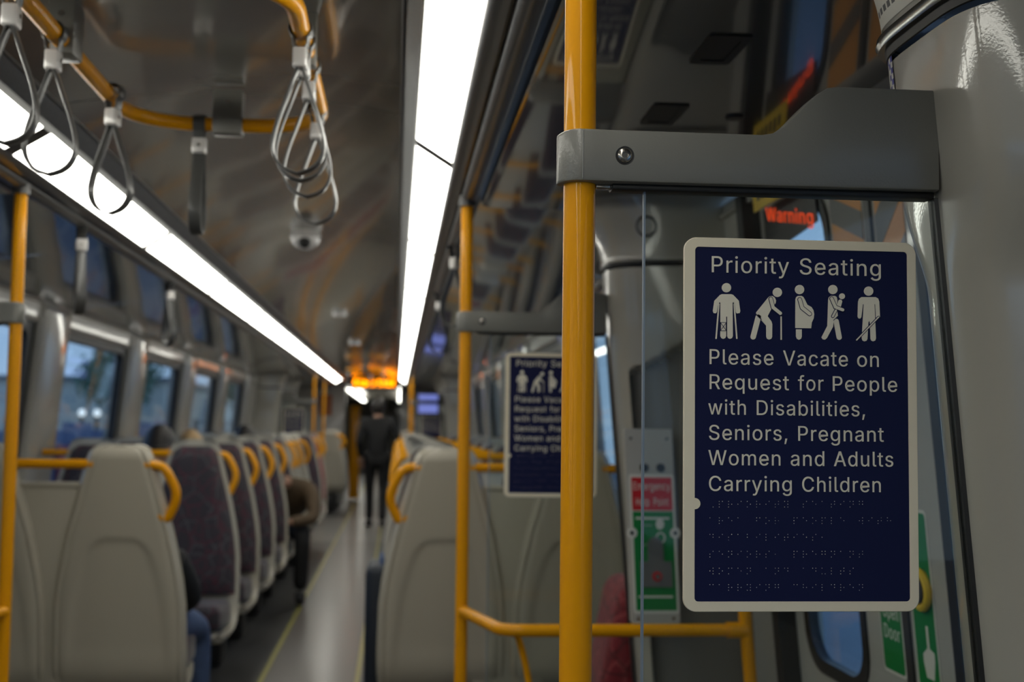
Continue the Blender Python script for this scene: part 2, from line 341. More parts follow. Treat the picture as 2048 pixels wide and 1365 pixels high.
# letter outlines of a plain sans-serif, drawn as polylines: advance, closed contours (x, y, x, y ...)
GLYPHS = {",":[188,[[38,-119,68,71,137,71,84,-119]]],"A":[480,[[16,0,201,509,276,509,463,0,395,0,287,302,264,372,232,478,245,478,213,371,191,302,85,0],[110,142,110,199,370,199,370,142]]],"C":[510,[[267,-7,235,-5,205,1,177,11,150,25,126,42,104,63,86,88,70,115,57,146,48,179,42,215,40,254,42,293,48,329,57,362,70,393,86,421,104,445,126,466,150,484,177,498,205,508,235,514,267,516,305,513,340,504,373,490,402,471,427,447,448,418,463,385,473,348,408,348,401,373,389,395,375,413,357,428,337,440,315,449,292,454,267,456,245,454,223,450,203,443,184,432,166,419,150,403,137,385,125,364,116,340,109,314,105,285,103,254,105,223,109,194,116,168,125,145,137,123,151,105,166,89,184,76,203,66,223,59,245,54,267,53,292,55,315,60,337,69,357,81,375,96,389,114,401,136,408,160,473,160,463,124,448,91,428,62,402,38,373,19,341,5,305,-4]]],"D":[502,[[60,0,60,509,225,509,261,507,294,501,325,492,353,478,377,461,399,441,418,418,433,391,446,361,455,329,460,293,462,255,460,217,455,181,446,149,433,119,417,92,398,68,376,48,351,31,322,17,291,8,256,2,219,0],[125,57,215,57,244,58,272,63,296,70,318,81,337,94,354,110,368,128,379,149,388,172,394,198,398,226,399,255,398,285,394,312,388,337,379,361,368,381,354,399,338,415,320,428,299,438,275,446,249,450,221,452,125,452]]],"E":[419,[[60,0,60,509,372,509,372,452,125,452,125,286,355,286,355,229,125,229,125,57,375,57,375,0]]],"H":[517,[[60,0,60,509,125,509,125,289,392,289,392,509,457,509,457,0,392,0,392,232,125,232,125,0]]],"O":[533,[[267,-7,235,-5,205,1,177,11,150,25,126,42,105,63,86,88,70,115,57,146,48,179,42,215,40,254,42,293,48,329,57,362,70,393,86,421,105,445,126,466,150,484,177,498,205,508,235,514,267,516,299,514,329,508,357,498,384,484,408,466,429,445,448,421,464,393,477,362,486,329,491,293,493,254,491,215,486,179,477,146,464,115,448,88,429,63,408,42,384,25,357,11,329,1,299,-5],[267,53,289,54,310,59,330,66,349,76,367,89,383,105,396,123,408,144,418,168,425,194,429,223,430,254,429,286,425,314,418,341,408,365,396,386,383,404,367,420,349,433,330,443,310,450,289,454,267,456,245,454,223,450,203,443,184,433,167,420,151,404,137,385,125,364,116,340,109,314,105,285,103,254,105,223,109,194,116,168,125,144,137,123,151,105,167,89,184,76,203,66,223,59,245,54]]],"P":[445,[[60,0,60,509,235,509,263,507,289,503,312,497,332,487,350,476,366,462,379,447,390,430,398,411,404,391,407,370,409,348,407,325,404,304,398,284,390,265,379,248,366,233,350,219,332,207,312,198,289,191,263,187,235,186,125,186,125,0],[125,242,233,242,269,246,297,256,318,272,333,294,342,319,344,348,342,376,333,402,318,423,297,439,268,449,232,452,125,452]]],"R":[449,[[60,0,60,509,236,509,264,507,290,504,313,497,333,489,367,465,390,433,399,415,405,395,408,374,409,352,408,330,405,309,399,290,390,271,367,240,333,217,312,209,289,203,264,199,236,198,125,198,125,0],[125,255,234,255,269,258,298,267,319,281,334,300,342,324,345,352,342,380,334,405,319,425,298,440,269,449,233,452,125,452],[353,0,247,197,320,197,428,0]]],"S":[447,[[224,-9,197,-8,172,-4,149,1,128,9,108,19,91,31,76,45,64,60,54,77,46,96,41,115,38,137,104,137,110,110,123,88,142,71,166,59,194,52,224,49,257,52,286,60,311,74,329,92,341,114,346,139,342,161,332,179,316,193,296,205,245,222,184,239,154,249,128,260,105,274,86,289,71,307,60,326,54,348,52,372,58,413,75,448,87,463,102,476,119,488,138,498,158,506,180,511,203,514,227,516,252,514,275,511,296,505,316,498,351,476,377,449,394,415,401,378,337,378,326,412,302,437,286,447,267,453,247,457,225,459,194,456,167,448,145,435,129,418,118,398,115,376,119,352,131,334,148,319,169,308,212,293,264,279,312,264,336,252,359,238,379,220,395,198,405,171,408,139,403,99,386,64,374,48,360,34,343,21,323,11,302,2,278,-4,252,-8]]],"V":[480,[[204,0,16,509,84,509,192,206,215,137,248,31,235,31,267,138,290,206,395,509,463,509,278,0]]],"W":[686,[[155,0,16,509,82,509,163,196,175,145,187,94,197,40,189,40,200,94,211,145,224,196,306,509,380,509,462,196,474,145,486,94,497,40,488,40,499,94,510,145,523,196,603,509,670,509,530,0,455,0,368,323,351,391,336,475,350,475,335,395,318,323,230,0]]],"a":[389,[[160,-9,126,-5,94,5,68,22,48,45,35,73,30,108,34,138,43,161,58,179,78,193,100,203,125,211,178,220,234,227,252,230,265,235,273,243,276,255,276,257,273,279,267,297,256,311,240,322,220,329,196,331,171,329,149,322,132,313,118,301,107,288,100,274,41,291,57,322,79,346,104,364,133,375,163,382,194,384,239,379,263,372,286,360,306,343,322,320,333,290,337,251,337,0,277,0,277,52,272,52,252,25,236,12,215,1,190,-6],[170,45,202,49,228,59,248,74,263,93,272,115,276,138,276,190,259,182,231,176,200,171,175,168,134,159,117,150,103,139,95,124,92,105,94,87,102,72,114,61,130,52,149,47]]],"b":[424,[[229,-8,198,-5,172,4,153,17,138,31,118,59,112,59,112,0,53,0,53,509,114,509,114,319,118,319,137,346,152,360,171,373,197,381,229,384,252,383,274,378,294,371,313,361,330,347,345,332,359,313,370,293,379,270,385,245,389,218,390,189,389,160,385,133,379,108,370,84,359,64,346,45,330,29,313,16,294,5,274,-2,252,-7],[220,47,253,51,279,66,301,88,316,117,325,151,328,189,325,227,316,261,301,290,280,311,253,325,220,330,188,325,161,312,140,291,125,263,116,229,113,189,116,150,125,115,140,86,162,65,188,51]]],"c":[396,[[207,-8,182,-7,159,-2,137,6,117,16,98,30,82,46,68,64,56,85,46,108,40,133,36,159,34,187,36,216,40,243,46,268,56,291,68,312,82,330,98,346,117,360,137,371,159,378,182,383,207,384,234,383,260,377,284,368,305,356,324,341,340,322,353,301,362,277,303,262,290,289,270,311,242,325,207,330,173,325,145,310,124,287,108,258,99,224,96,187,99,151,108,117,124,89,145,66,173,51,207,46,243,52,271,66,292,89,304,117,363,102,354,78,341,56,325,37,306,21,285,9,261,-1,235,-6]]],"d":[424,[[195,-8,172,-7,151,-2,130,5,111,16,94,29,79,45,66,64,55,84,46,108,39,133,35,160,34,189,35,218,39,245,46,270,55,293,66,313,79,332,95,347,112,361,131,371,151,378,173,383,196,384,228,381,253,373,272,360,287,346,306,319,311,319,311,509,372,509,372,0,313,0,313,59,307,59,287,31,272,17,252,4,227,-5],[205,47,236,51,263,65,284,86,299,115,309,150,312,189,309,229,300,263,284,291,263,312,237,325,205,330,172,325,145,311,124,290,108,261,99,227,96,189,99,151,109,117,124,88,145,66,172,51]]],"e":[404,[[212,-8,185,-7,161,-2,138,6,117,16,98,30,82,46,68,64,56,85,46,108,40,132,35,159,34,187,35,215,39,242,46,267,55,290,67,311,81,329,97,346,115,359,135,370,157,378,180,383,205,384,236,382,266,374,294,361,319,341,341,315,357,282,363,263,368,242,370,219,371,194,371,169,75,169,75,221,338,221,310,202,307,237,298,269,283,294,263,314,237,326,205,330,173,326,146,313,125,294,109,270,99,241,96,211,96,178,100,139,110,106,128,80,151,61,179,50,212,46,234,48,254,53,271,61,285,73,297,88,306,105,365,91,353,63,335,39,311,19,283,4,249,-5]]],"f":[254,[[228,379,228,327,6,327,6,379],[81,0,81,432,84,461,96,486,113,505,135,519,161,527,187,530,222,527,243,521,227,468,215,472,195,474,171,470,154,460,145,443,142,419,142,0]]],"g":[425,[[207,-151,168,-148,134,-140,105,-127,82,-110,64,-91,51,-69,101,-41,122,-66,136,-78,154,-88,178,-95,207,-97,249,-92,282,-75,304,-47,311,-6,311,68,306,68,287,41,272,28,252,16,227,8,195,5,173,6,152,10,132,17,113,27,95,39,80,53,67,71,55,90,46,112,39,136,35,163,34,191,35,220,39,246,46,271,55,293,66,314,80,332,95,347,112,361,131,371,152,378,173,383,196,384,228,382,253,373,273,360,288,346,308,319,313,319,313,379,372,379,372,-9,371,-32,367,-54,360,-73,350,-90,324,-117,291,-136,271,-142,251,-147,229,-150],[205,59,237,63,264,75,285,95,300,121,309,154,312,193,309,231,300,264,285,291,264,312,237,325,205,330,172,325,145,312,124,290,109,262,99,229,96,193,99,155,109,123,124,96,145,76,172,63]]],"h":[410,[[114,227,114,0,53,0,53,509,114,509,114,287,102,287,112,312,124,332,137,349,152,362,187,379,227,384,264,380,295,369,321,349,341,321,348,304,353,285,356,264,357,240,357,0,296,0,296,235,290,275,273,304,246,323,210,329,184,326,161,317,141,303,126,283,117,257]]],"i":[167,[[53,0,53,379,114,379,114,0],[84,443,67,446,54,455,44,468,41,483,44,499,54,512,67,521,84,524,100,521,114,512,123,499,126,483,123,468,114,455,100,446]]],"l":[189,[[139,-2,101,3,74,20,58,47,53,84,53,509,114,509,114,99,115,77,120,62,130,54,146,52,160,53,170,54,181,3,162,-1]]],"m":[610,[[53,0,53,379,112,379,112,295,108,295,118,323,132,346,151,363,172,376,195,384,219,386,257,380,287,361,309,331,321,295,312,295,322,321,337,343,357,361,381,375,407,383,437,386,468,383,497,372,522,354,541,328,553,296,557,255,557,0,496,0,496,254,490,289,473,313,447,326,419,330,395,328,374,320,358,307,345,290,338,270,335,247,335,0,274,0,274,260,269,288,253,311,229,326,199,330,178,328,158,320,140,307,126,289,117,266,114,238,114,0]]],"n":[410,[[114,227,114,0,53,0,53,379,112,379,112,287,102,287,112,312,124,332,137,349,152,362,187,379,227,384,264,380,295,369,321,349,341,321,348,304,353,285,356,264,357,240,357,0,296,0,296,235,290,275,273,304,246,323,210,329,184,326,161,317,141,303,126,283,117,257]]],"o":[415,[[207,-8,182,-7,159,-2,137,6,117,16,98,30,82,46,68,64,56,85,46,108,40,133,36,159,34,187,36,216,40,243,46,268,56,291,68,312,82,330,98,346,117,360,137,371,159,378,182,383,207,384,233,383,256,378,278,371,299,360,317,346,333,330,347,312,359,291,369,268,376,243,380,216,381,187,380,159,376,133,369,108,359,85,347,64,333,46,317,30,299,16,278,6,256,-2,233,-7],[207,46,242,51,270,66,292,89,307,117,316,151,319,187,316,224,307,258,292,287,270,310,242,325,207,330,173,325,145,310,124,287,108,258,99,224,96,187,99,151,108,117,124,89,145,66,173,51]]],"p":[424,[[53,-143,53,379,112,379,112,319,118,319,137,346,152,360,171,373,197,381,229,384,252,383,274,378,294,371,313,361,330,347,345,332,359,313,370,293,379,270,385,245,389,218,390,189,389,160,385,133,379,108,370,84,359,64,346,45,330,29,313,16,294,5,274,-2,252,-7,229,-8,198,-5,173,4,153,17,138,31,118,59,114,59,114,-143],[220,47,253,51,279,66,301,88,316,117,325,151,328,189,325,227,316,261,301,290,280,311,253,325,220,330,188,325,161,312,140,291,125,263,116,229,113,189,116,150,125,115,140,86,162,65,188,51]]],"q":[424,[[372,-143,311,-143,311,59,306,59,287,31,272,17,252,4,227,-5,195,-8,172,-7,151,-2,130,5,111,16,94,29,79,45,66,64,55,84,46,108,39,133,35,160,34,189,35,218,39,245,46,270,55,293,66,313,79,332,95,347,112,361,131,371,151,378,173,383,196,384,228,381,253,373,272,360,287,346,307,319,313,319,313,379,372,379],[205,47,236,51,263,65,284,86,299,115,309,150,312,189,309,229,300,263,284,291,263,312,237,325,205,330,172,325,145,311,124,290,108,261,99,227,96,189,99,151,109,117,124,88,145,66,172,51]]],"r":[259,[[53,0,53,379,112,379,112,321,115,321,130,347,152,367,181,380,213,385,229,384,243,384,243,322,230,324,207,326,182,323,159,315,140,301,126,284,117,262,114,237,114,0]]],"s":[365,[[182,-8,145,-5,112,3,84,18,62,38,45,63,36,94,94,107,105,79,124,60,150,49,181,45,217,50,244,62,262,81,268,103,265,121,254,136,237,147,212,155,149,170,125,177,104,186,87,196,72,208,53,237,47,274,51,305,65,332,87,354,115,370,149,381,187,384,223,381,254,372,279,358,299,339,314,316,324,290,268,277,258,298,243,316,219,328,187,333,156,329,131,317,114,299,109,277,112,258,124,243,144,232,172,223,229,209,254,202,275,194,292,183,306,171,325,142,331,107,326,75,312,47,290,24,260,6,223,-5]]],"t":[227,[[204,379,204,327,6,327,6,379],[65,471,126,471,126,98,128,76,136,61,150,53,170,50,185,51,202,54,213,2,192,-3,168,-4,145,-3,125,2,107,10,92,21,72,52,65,93]]],"u":[410,[[182,-5,146,-1,115,11,89,31,69,59,62,76,57,95,54,116,53,139,53,379,114,379,114,144,119,105,137,75,164,56,200,50,226,53,249,62,268,77,283,97,293,122,296,153,296,379,357,379,357,0,298,0,298,92,307,92,297,67,286,47,272,30,257,17,222,0]]],"w":[567,[[138,0,23,379,87,379,133,214,154,137,175,41,165,41,186,135,206,214,252,379,316,379,362,214,382,136,402,41,391,41,413,135,434,214,480,379,545,379,429,0,368,0,319,172,305,225,291,280,277,338,291,338,277,280,263,225,248,172,199,0]]],"x":[379,[[21,0,171,218,171,171,29,379,100,379,147,306,179,253,207,206,175,206,202,253,233,306,282,379,352,379,209,169,209,214,358,0,287,0,231,85,200,136,173,182,205,182,178,136,148,85,91,0]]],"y":[389,[[47,-139,61,-86,71,-87,88,-90,104,-89,118,-84,130,-74,141,-58,151,-36,163,-1,17,379,84,379,165,155,187,87,206,21,184,21,202,87,224,155,305,379,371,379,204,-58,191,-85,177,-107,159,-124,139,-136,117,-143,91,-145,65,-143]]]}
TXT = {}
def text_geo(s):
    if s in TXT: return TXT[s]
    cu = bpy.data.curves.new('t', 'CURVE'); cu.dimensions = '2D'; cu.fill_mode = 'BOTH'; cu.offset = 0.0
    x = 0
    for ch in s:
        if ch == ' ': x += 0.40; continue
        adv, cs = GLYPHS[ch]
        for c in cs:
            sp_ = cu.splines.new('POLY'); n_ = len(c) // 2; sp_.points.add(n_ - 1); sp_.use_cyclic_u = True
            for i in range(n_): sp_.points[i].co = (x + c[2 * i] / 1000, c[2 * i + 1] / 1000, 0, 1)
        x += adv / 1000 + 0.035
    ob = bpy.data.objects.new('t', cu); COL.objects.link(ob)
    dg = bpy.context.evaluated_depsgraph_get(); dg.update()
    me = bpy.data.meshes.new_from_object(ob.evaluated_get(dg))
    bm = bmesh.new(); bm.from_mesh(me)
    bmesh.ops.remove_doubles(bm, verts=bm.verts[:], dist=1e-5)
    bm.verts.index_update()
    v = [(q.co.x, q.co.y) for q in bm.verts]; f = [[q.index for q in p.verts] for p in bm.faces]
    be = [(e.verts[0].index, e.verts[1].index) for e in bm.edges if len(e.link_faces) == 1]
    bm.free(); bpy.data.objects.remove(ob); bpy.data.curves.remove(cu); bpy.data.meshes.remove(me)
    TXT[s] = (v, f, be); return TXT[s]
CAPH = max(p[1] for p in text_geo('H')[0])
def add_text(mb, s, fn, u0, u1, v0, cap, d0, d1, mi=0):
    """put the word s between u0 and u1 with its baseline at v0"""
    v, f, be = text_geo(s); a = min(p[0] for p in v); b = max(p[0] for p in v)
    k = cap / CAPH; kx = (u1 - u0) / (b - a)
    P = [(u0 + (x - a) * kx, v0 + y * k) for x, y in v]; n = len(P)
    vs = [fn(x, y, d0) for x, y in P] + [fn(x, y, d1) for x, y in P]
    fs = [tuple(q) for q in f] + [tuple(i + n for i in q)[::-1] for q in f] + [(a_, b_, b_ + n, a_ + n) for a_, b_ in be]
    mb.add(vs, fs, mi)

# ------------------------------------------------------------------ carriage shell
Y0, Y1 = -7.2, 21.2
WALLP = [(0.0, 0.965), (0.5, 0.962), (0.85, 0.94), (1.3, 0.90), (1.73, 0.86), (1.84, 0.85), (1.95, 0.835)]
def wx(z, side): # inner wall x at height z; side +1 right, -1 left
    x = lerp_tab(WALLP, z)
    return x if side > 0 else 2 * XC - x
def sx_(h, side): return XC + h * side

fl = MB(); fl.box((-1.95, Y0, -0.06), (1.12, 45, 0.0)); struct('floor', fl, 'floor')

ceil = MB()
def arch(h): return 2.072 - 0.042 * (abs(h) / 0.405) ** 2
rows = []
ys = [Y0, 21.2]
seams = [-5.96 + 1.8 * k for k in range(16)]
prev = Y0
edges = [Y0] + seams + [21.2]
for a, b in zip(edges, edges[1:]):
    if b - a < 0.05: continue
    a2, b2 = a + 0.004, b - 0.004
    r = []
    for y in (a2, b2):
        r.append([Vector((XC + h * 0.405, y, arch(h * 0.405))) for h in [i / 10 for i in range(-10, 11)]])
    lip = [[Vector((p.x, a, p.z + 0.02)) for p in r[0]]] + r + [[Vector((p.x, b, p.z + 0.02)) for p in r[1]]]
    ceil.grid(lip)
struct('ceiling', ceil, 'ceiling', recalc=False)
bk = MB(); bk.box((-1.9, Y0, 2.16), (1.1, 45, 2.2)); struct('trim_1', bk, 'dark')

for side, nm in ((-1, 'left'), (1, 'right')):
    # side ceiling: gently sloping glossy panel with a curved outer edge
    sc = MB(); prof = [(0.632, 1.935), (0.64, 1.925), (0.9, 1.905), (1.15, 1.875), (1.22, 1.858), (1.252, 1.845), (1.262, 1.832)]
    flat = [(0.632, 1.935), (0.64, 1.896), (0.66, 1.890), (0.9, 1.889), (1.15, 1.889), (1.22, 1.889), (1.252, 1.889), (1.275, 1.889)]
    E2 = sorted([q for q in edges if not (1.2 < q < 3.6)] + [1.2, 3.5])
    for a, b in zip(E2, E2[1:]):
        pr_ = flat if a == 1.2 else prof
        sc.grid([[Vector((sx_(h, side), y, z)) for h, z in pr_] for y in (a + 0.0015, b - 0.0015)])
    struct('trim_%d' % (2 if side < 0 else 3), sc, 'side', recalc=False)
    # light housing: grille, inner lip, outer lip, hanging rail
    ho = MB()
    def strip(pr, y0=Y0, y1=21.2, mi=0):
        ho.grid([[Vector((sx_(h, side), y, z)) for h, z in pr] for y in (y0, y1)], mi=mi)
    strip([(0.405, 2.045), (0.405, 2.028), (0.409, 2.026), (0.412, 2.028)])
    strip([(0.412, 2.030), (0.440, 1.99)], mi=1)
    strip([(0.440, 1.99), (0.444, 1.972), (0.447, 1.975), (0.447, 2.0)])
    strip([(0.5345, 1.95), (0.5345, 1.921), (0.538, 1.915), (0.546, 1.909), (0.560, 1.905), (0.568, 1.903), (0.570, 1.915), (0.576, 1.915), (0.577, 1.897), (0.585, 1.888), (0.600, 1.884), (0.613, 1.888), (0.618, 1.9), (0.618, 1.95)])
    strip([(0.618, 1.955), (0.634, 1.955)], mi=2)
    struct('trim_%d' % (4 if side < 0 else 5), ho, ['housing', 'grille', 'black'], recalc=False)

# ceiling light units
def light_unit(side, y, lab):
    t = thing('ceiling_light', lab, 'light', (sx_(0.49, side), y, 1.95), 'fluorescent ceiling lights in two long rows')
    m = MB()
    a, b = y + 0.034, y + 1.606
    A = [(0.447, 1.974), (0.535, 1.919)]
    m.hexa([(sx_(0.447, side), a, 1.974), (sx_(0.5345, side), a, 1.919), (sx_(0.5345, side), b, 1.919), (sx_(0.447, side), b, 1.974),
            (sx_(0.452, side), a, 1.982), (sx_(0.539, side), a, 1.927), (sx_(0.539, side), b, 1.927), (sx_(0.452, side), b, 1.982)])
    m.build('diffuser', 'diff', t)
    c = MB()
    for q in (y - 0.034, y + 1.606):
        c.hexa([(sx_(0.447, side), q, 1.9735), (sx_(0.5345, side), q, 1.9185), (sx_(0.5345, side), q + 0.068, 1.9185), (sx_(0.447, side), q + 0.068, 1.9735),
                (sx_(0.452, side), q, 1.982), (sx_(0.539, side), q, 1.927), (sx_(0.539, side), q + 0.068, 1.927), (sx_(0.452, side), q + 0.068, 1.982)]) if q < y else None
    c.build('end_cap', 'dark', t)
ordn = ['nearest', 'second nearest', 'third nearest', 'fourth nearest', 'fifth', 'sixth', 'seventh', 'eighth', 'ninth', 'tenth', 'eleventh', 'twelfth']
for side, nm in ((-1, 'left'), (1, 'right')):
    for k in range(-6, 10):
        y = 3.08 + 1.64 * k
        if k < -1: lab = 'white strip light of the %s row, behind the front pole towards the viewer' % nm
        else: lab = 'white diffuser panel, %s in view of the %s ceiling light row' % (ordn[k + 1] if k + 1 < len(ordn) else 'far', nm)
        light_unit(side, y, lab)

# walls with window openings
WIN_L = 1.53; WZ0, WZ1 = 0.80, 1.735
wins = [4.5 + 2.02 * k for k in range(5)] + [18.3] + [-6.5, -4.6, -2.7, -0.75]
DOORS = [(1.6, 3.0), (15.65, 17.2)]
def wall_seg(mb, side, y0, y1, z0, z1, t=0.10, bev=0, inn=0.0):
    s = side
    zs = [z0] + [z for z, _ in WALLP if z0 < z < z1] + [z1]
    for za, zb in zip(zs, zs[1:]):
        xa, xb = wx(za, s) - s * inn, wx(zb, s) - s * inn
        p = [(xa, y0, za), (xa, y1, za), (wx(za, s) + s * t, y1, za), (wx(za, s) + s * t, y0, za),
             (xb, y0, zb), (xb, y1, zb), (wx(zb, s) + s * t, y1, zb), (wx(zb, s) + s * t, y0, zb)]
        mb.hexa(p, bev)
wn = 1
for side, nm in ((-1, 'left'), (1, 'right')):
    wb = MB()
    spans = []; y = Y0
    for a, b in DOORS: spans.append((y, a)); y = b
    spans.append((y, 21.2))
    for a, b in spans:
        wall_seg(wb, side, a, b, 0, WZ0); wall_seg(wb, side, a, b, WZ1, 1.86)
        ws = sorted(q for q in wins if a <= q < b); y = a
        for q in ws: wall_seg(wb, side, y, q, WZ0, WZ1); y = q + WIN_L
        wall_seg(wb, side, y, b, WZ0, WZ1)
    for a, b in DOORS: wall_seg(wb, side, a, b, 1.83, 1.90)
    struct('wall_' + nm, wb, 'wall')
    # pillars between windows, softly rounded covers standing proud of the wall
    tr = MB(); gs = sorted(wins)
    for q0, q1 in [(6.03, 6.52), (8.05, 8.54), (10.07, 10.56), (12.09, 12.58), (14.11, 14.5), (3.85, 4.5), (0.78, 1.15), (-1.37, -0.75)]:
        for za, zb in ((0.45, 0.85), (0.85, 1.3), (1.3, 1.79)):
            xa, xb = wx(za, side) - side * 0.03, wx(zb, side) - side * 0.03
            rows = []
            for z, x in ((za, xa), (zb, xb)):
                o = side * 0.035
                rows.append([Vector((x + o, q0, z)), Vector((x + o * 0.3, q0 + 0.012, z)), Vector((x, q0 + 0.05, z)), Vector((x, q1 - 0.05, z)), Vector((x + o * 0.3, q1 - 0.012, z)), Vector((x + o, q1, z))])
            tr.grid(rows)
        # flared rounded top
        rows = []
        for t in range(7):
            a = t / 6 * PI / 2; z = 1.79 + 0.045 * math.sin(a); x = wx(z, side) - side * (0.03 * math.cos(a) - 0.0)
            o = side * 0.035
            rows.append([Vector((x + o, q0, z)), Vector((x + o * 0.3, q0 + 0.012, z)), Vector((x, q0 + 0.05, z)), Vector((x, q1 - 0.05, z)), Vector((x + o * 0.3, q1 - 0.012, z)), Vector((x + o, q1, z))])
        tr.grid(rows)
    struct('trim_%d' % (6 if side < 0 else 7), tr, 'pillar', recalc=False)
    # long bright edge trim above the windows
    t2 = MB()
    for a, b in spans:
        x = wx(1.835, side)
        t2.tube([(x - side * 0.004, a, 1.832), (x - side * 0.004, b, 1.832)], 0.009, 10)
        t2.tube([(wx(1.74, side) - side * 0.006, a, 1.748), (wx(1.74, side) - side * 0.006, b, 1.748)], 0.010, 10)
    struct('trim_%d' % (8 if side < 0 else 9), t2, 'pillar')
    for q in wins:
        e = bpy.data.objects.new('window_%d' % wn, None); COL.objects.link(e); WLOC[e.name] = Vector((wx(1.27, side), q, WZ0)); e.location = WLOC[e.name]
        e['kind'] = 'structure'; wn += 1
        fr = MB(); g = MB(); o = 0.035
        xa, xb = wx(WZ0, side) + side * o, wx(WZ1, side) + side * o
        T = 0.02 * side
        def wf(y, z, d): 
            t = (z - WZ0) / (WZ1 - WZ0); return Vector((xa + (xb - xa) * t + d, y, z))
        ou = rrect(q, q + WIN_L, WZ0, WZ1, 0.02, 5); inn = rrect(q + 0.05, q + WIN_L - 0.10, WZ0 + 0.05, WZ1 - 0.045, 0.05, 5)
        n_ = len(ou)
        for d0, fl_ in ((-T, 0), (T, 1)):
            fr.add([wf(*p, d0) for p in ou] + [wf(*p, d0) for p in inn], [(i, (i + 1) % n_, n_ + (i + 1) % n_, n_ + i) for i in range(n_)])
        fr.add([wf(*p, -T) for p in inn] + [wf(*p, T) for p in inn], [(i, (i + 1) % n_, n_ + (i + 1) % n_, n_ + i) for i in range(n_)])
        fr.build('window_frame', 'black', e)
        gi = rrect(q + 0.04, q + WIN_L - 0.09, WZ0 + 0.04, WZ1 - 0.035, 0.05, 5)
        g.prism(gi, wf, -0.003, 0.003); g.build('pane', 'winglass', e)

# orange indicator lamps on the window header
for side, nm, ys_ in ((-1, 'left', (12.34,)), (1, 'right', (12.34,))):
    for y in ys_:
        m = MB(); x = wx(1.79, side); m.sphere((x - side * 0.012, y, 1.785), (0.02, 0.03, 0.02))
        props(m.build('indicator_lamp', 'lamp'), 'small glowing orange indicator lamp above the %s windows' % nm, 'lamp')

# door pillars (portal posts between vestibule and saloon)
def nose(z): return 0.572 + (1.6 - z) * 0.088
def pil_n(z, Yc=1.3): return 2.5 + (1.7 if Yc == 1.3 else 0.35) * sstep(1.42, 1.56, z)
def pil_pt(Yc, side, a, z, bulge=0.0, off=0.0, recess=0, want_k=False):
    """a in [-90,90]: -90 camera-side shoulder, +90 far shoulder"""
    xn = nose(min(z, 1.72)) - bulge
    A, B, n = 0.40, 0.185 + bulge, pil_n(z, Yc)
    c, s = math.cos(math.radians(a)), math.sin(math.radians(a))
    X = xn + A - (A + off) * abs(c) ** (2 / n); Yo = (B + off) * math.copysign(abs(s) ** (2 / n), s)
    if z > 1.72:                      # head flares towards the ceiling
        X -= 0.0 + 0.10 * (1 - math.cos((z - 1.72) / 0.21 * PI / 2)) * abs(c)
    if recess:
        # recess on the vestibule-facing side (recess = sign of that side in Y)
        if s * recess > 0:
            X0 = xn + 0.028
            za = 1.425 + 0.085 * sstep(0.0, 0.2, X - X0) - 0.35 * max(0, 0.02 - (X - X0))
            k = sstep(X0, X0 + 0.012, X) * sstep(za + 0.010, za - 0.006, z) if X > X0 else 0
            Yo -= recess * 0.045 * k
            if want_k: return k
    if want_k: return 0
    x = X if side > 0 else 2 * XC - X
    return Vector((x, Yc + Yo, z))
def door_pillar(Yc, side, rec, lab, cat='pillar', dense=True):
    t = thing('door_pillar', lab, cat, (wx(0, side), Yc, 0))
    zs = [0.0 + 0.05 * i for i in range(28)] + [1.36 + 0.008 * i for i in range(25)] + [1.56 + 0.02 * i for i in range(8)]
    aa = [-90 + 180 * i / 96 for i in range(97)]
    m = MB(); m2 = MB(); G = [[pil_pt(Yc, side, a, z, recess=rec) for a in aa] for z in zs]; K = [[pil_pt(Yc, side, a, z, recess=rec, want_k=True) for a in aa] for z in zs]
    m.v = [p for r in G for p in r]; m2.v = list(m.v); C_ = len(aa)
    for i in range(len(zs) - 1):
        for j in range(C_ - 1):
            q = (i * C_ + j, i * C_ + j + 1, (i + 1) * C_ + j + 1, (i + 1) * C_ + j)
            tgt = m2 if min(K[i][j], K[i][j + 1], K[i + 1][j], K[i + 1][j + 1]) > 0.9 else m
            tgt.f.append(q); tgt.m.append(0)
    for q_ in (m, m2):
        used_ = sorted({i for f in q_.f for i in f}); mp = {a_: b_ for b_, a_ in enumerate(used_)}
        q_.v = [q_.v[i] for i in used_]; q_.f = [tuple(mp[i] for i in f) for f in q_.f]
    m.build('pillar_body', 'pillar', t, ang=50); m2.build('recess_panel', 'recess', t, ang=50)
    z0 = 1.715
    m = MB(); m.grid([[pil_pt(Yc, side, a, z, bulge=b) for a in aa] for z, b in ((1.706, 0.001), (1.707, 0.0025), (1.718, 0.0035))])
    m.build('shadow_strip', 'black', t)  # black strip stands in for the shadowed groove below the trim band
    kb = 1.0 if Yc == 1.3 else 0.35
    m = MB(); m.grid([[pil_pt(Yc, side, a, z, bulge=b) for a in aa] for z, b in ((1.717, 0.002), (1.717, 0.010 * kb), (1.723, 0.0125 * kb), (1.731, 0.011 * kb), (1.732, 0.002))])
    m.build('trim_band', 'chrome' if Yc == 1.3 else 'pillar', t)
    m = MB(); m.grid([[pil_pt(Yc, side, a, z, bulge=0.004) for a in aa] for z in [1.73 + 0.02 * i for i in range(11)]]); m.build('pillar_head', 'pillar', t)
    m = MB()
    for yy in (Yc - 0.19, Yc + 0.19):
        xw = wx(1.0, side)
    return t
door_pillar(1.3, 1, 1, 'tall glossy grey door pillar filling the right edge, bracket bolted to it')
door_pillar(3.4, 1, -1, 'grey door pillar with arched recess holding the emergency help point')
door_pillar(1.3, -1, 1, 'grey door pillar on the left side beside the front doorway')
door_pillar(3.4, -1, -1, 'grey door pillar on the left side beyond the front doorway')
door_pillar(15.4, -1, 1, 'distant grey door pillar on the left beyond the last row of seats')
door_pillar(15.4, 1, 1, 'distant grey door pillar on the right beyond the last row of seats')
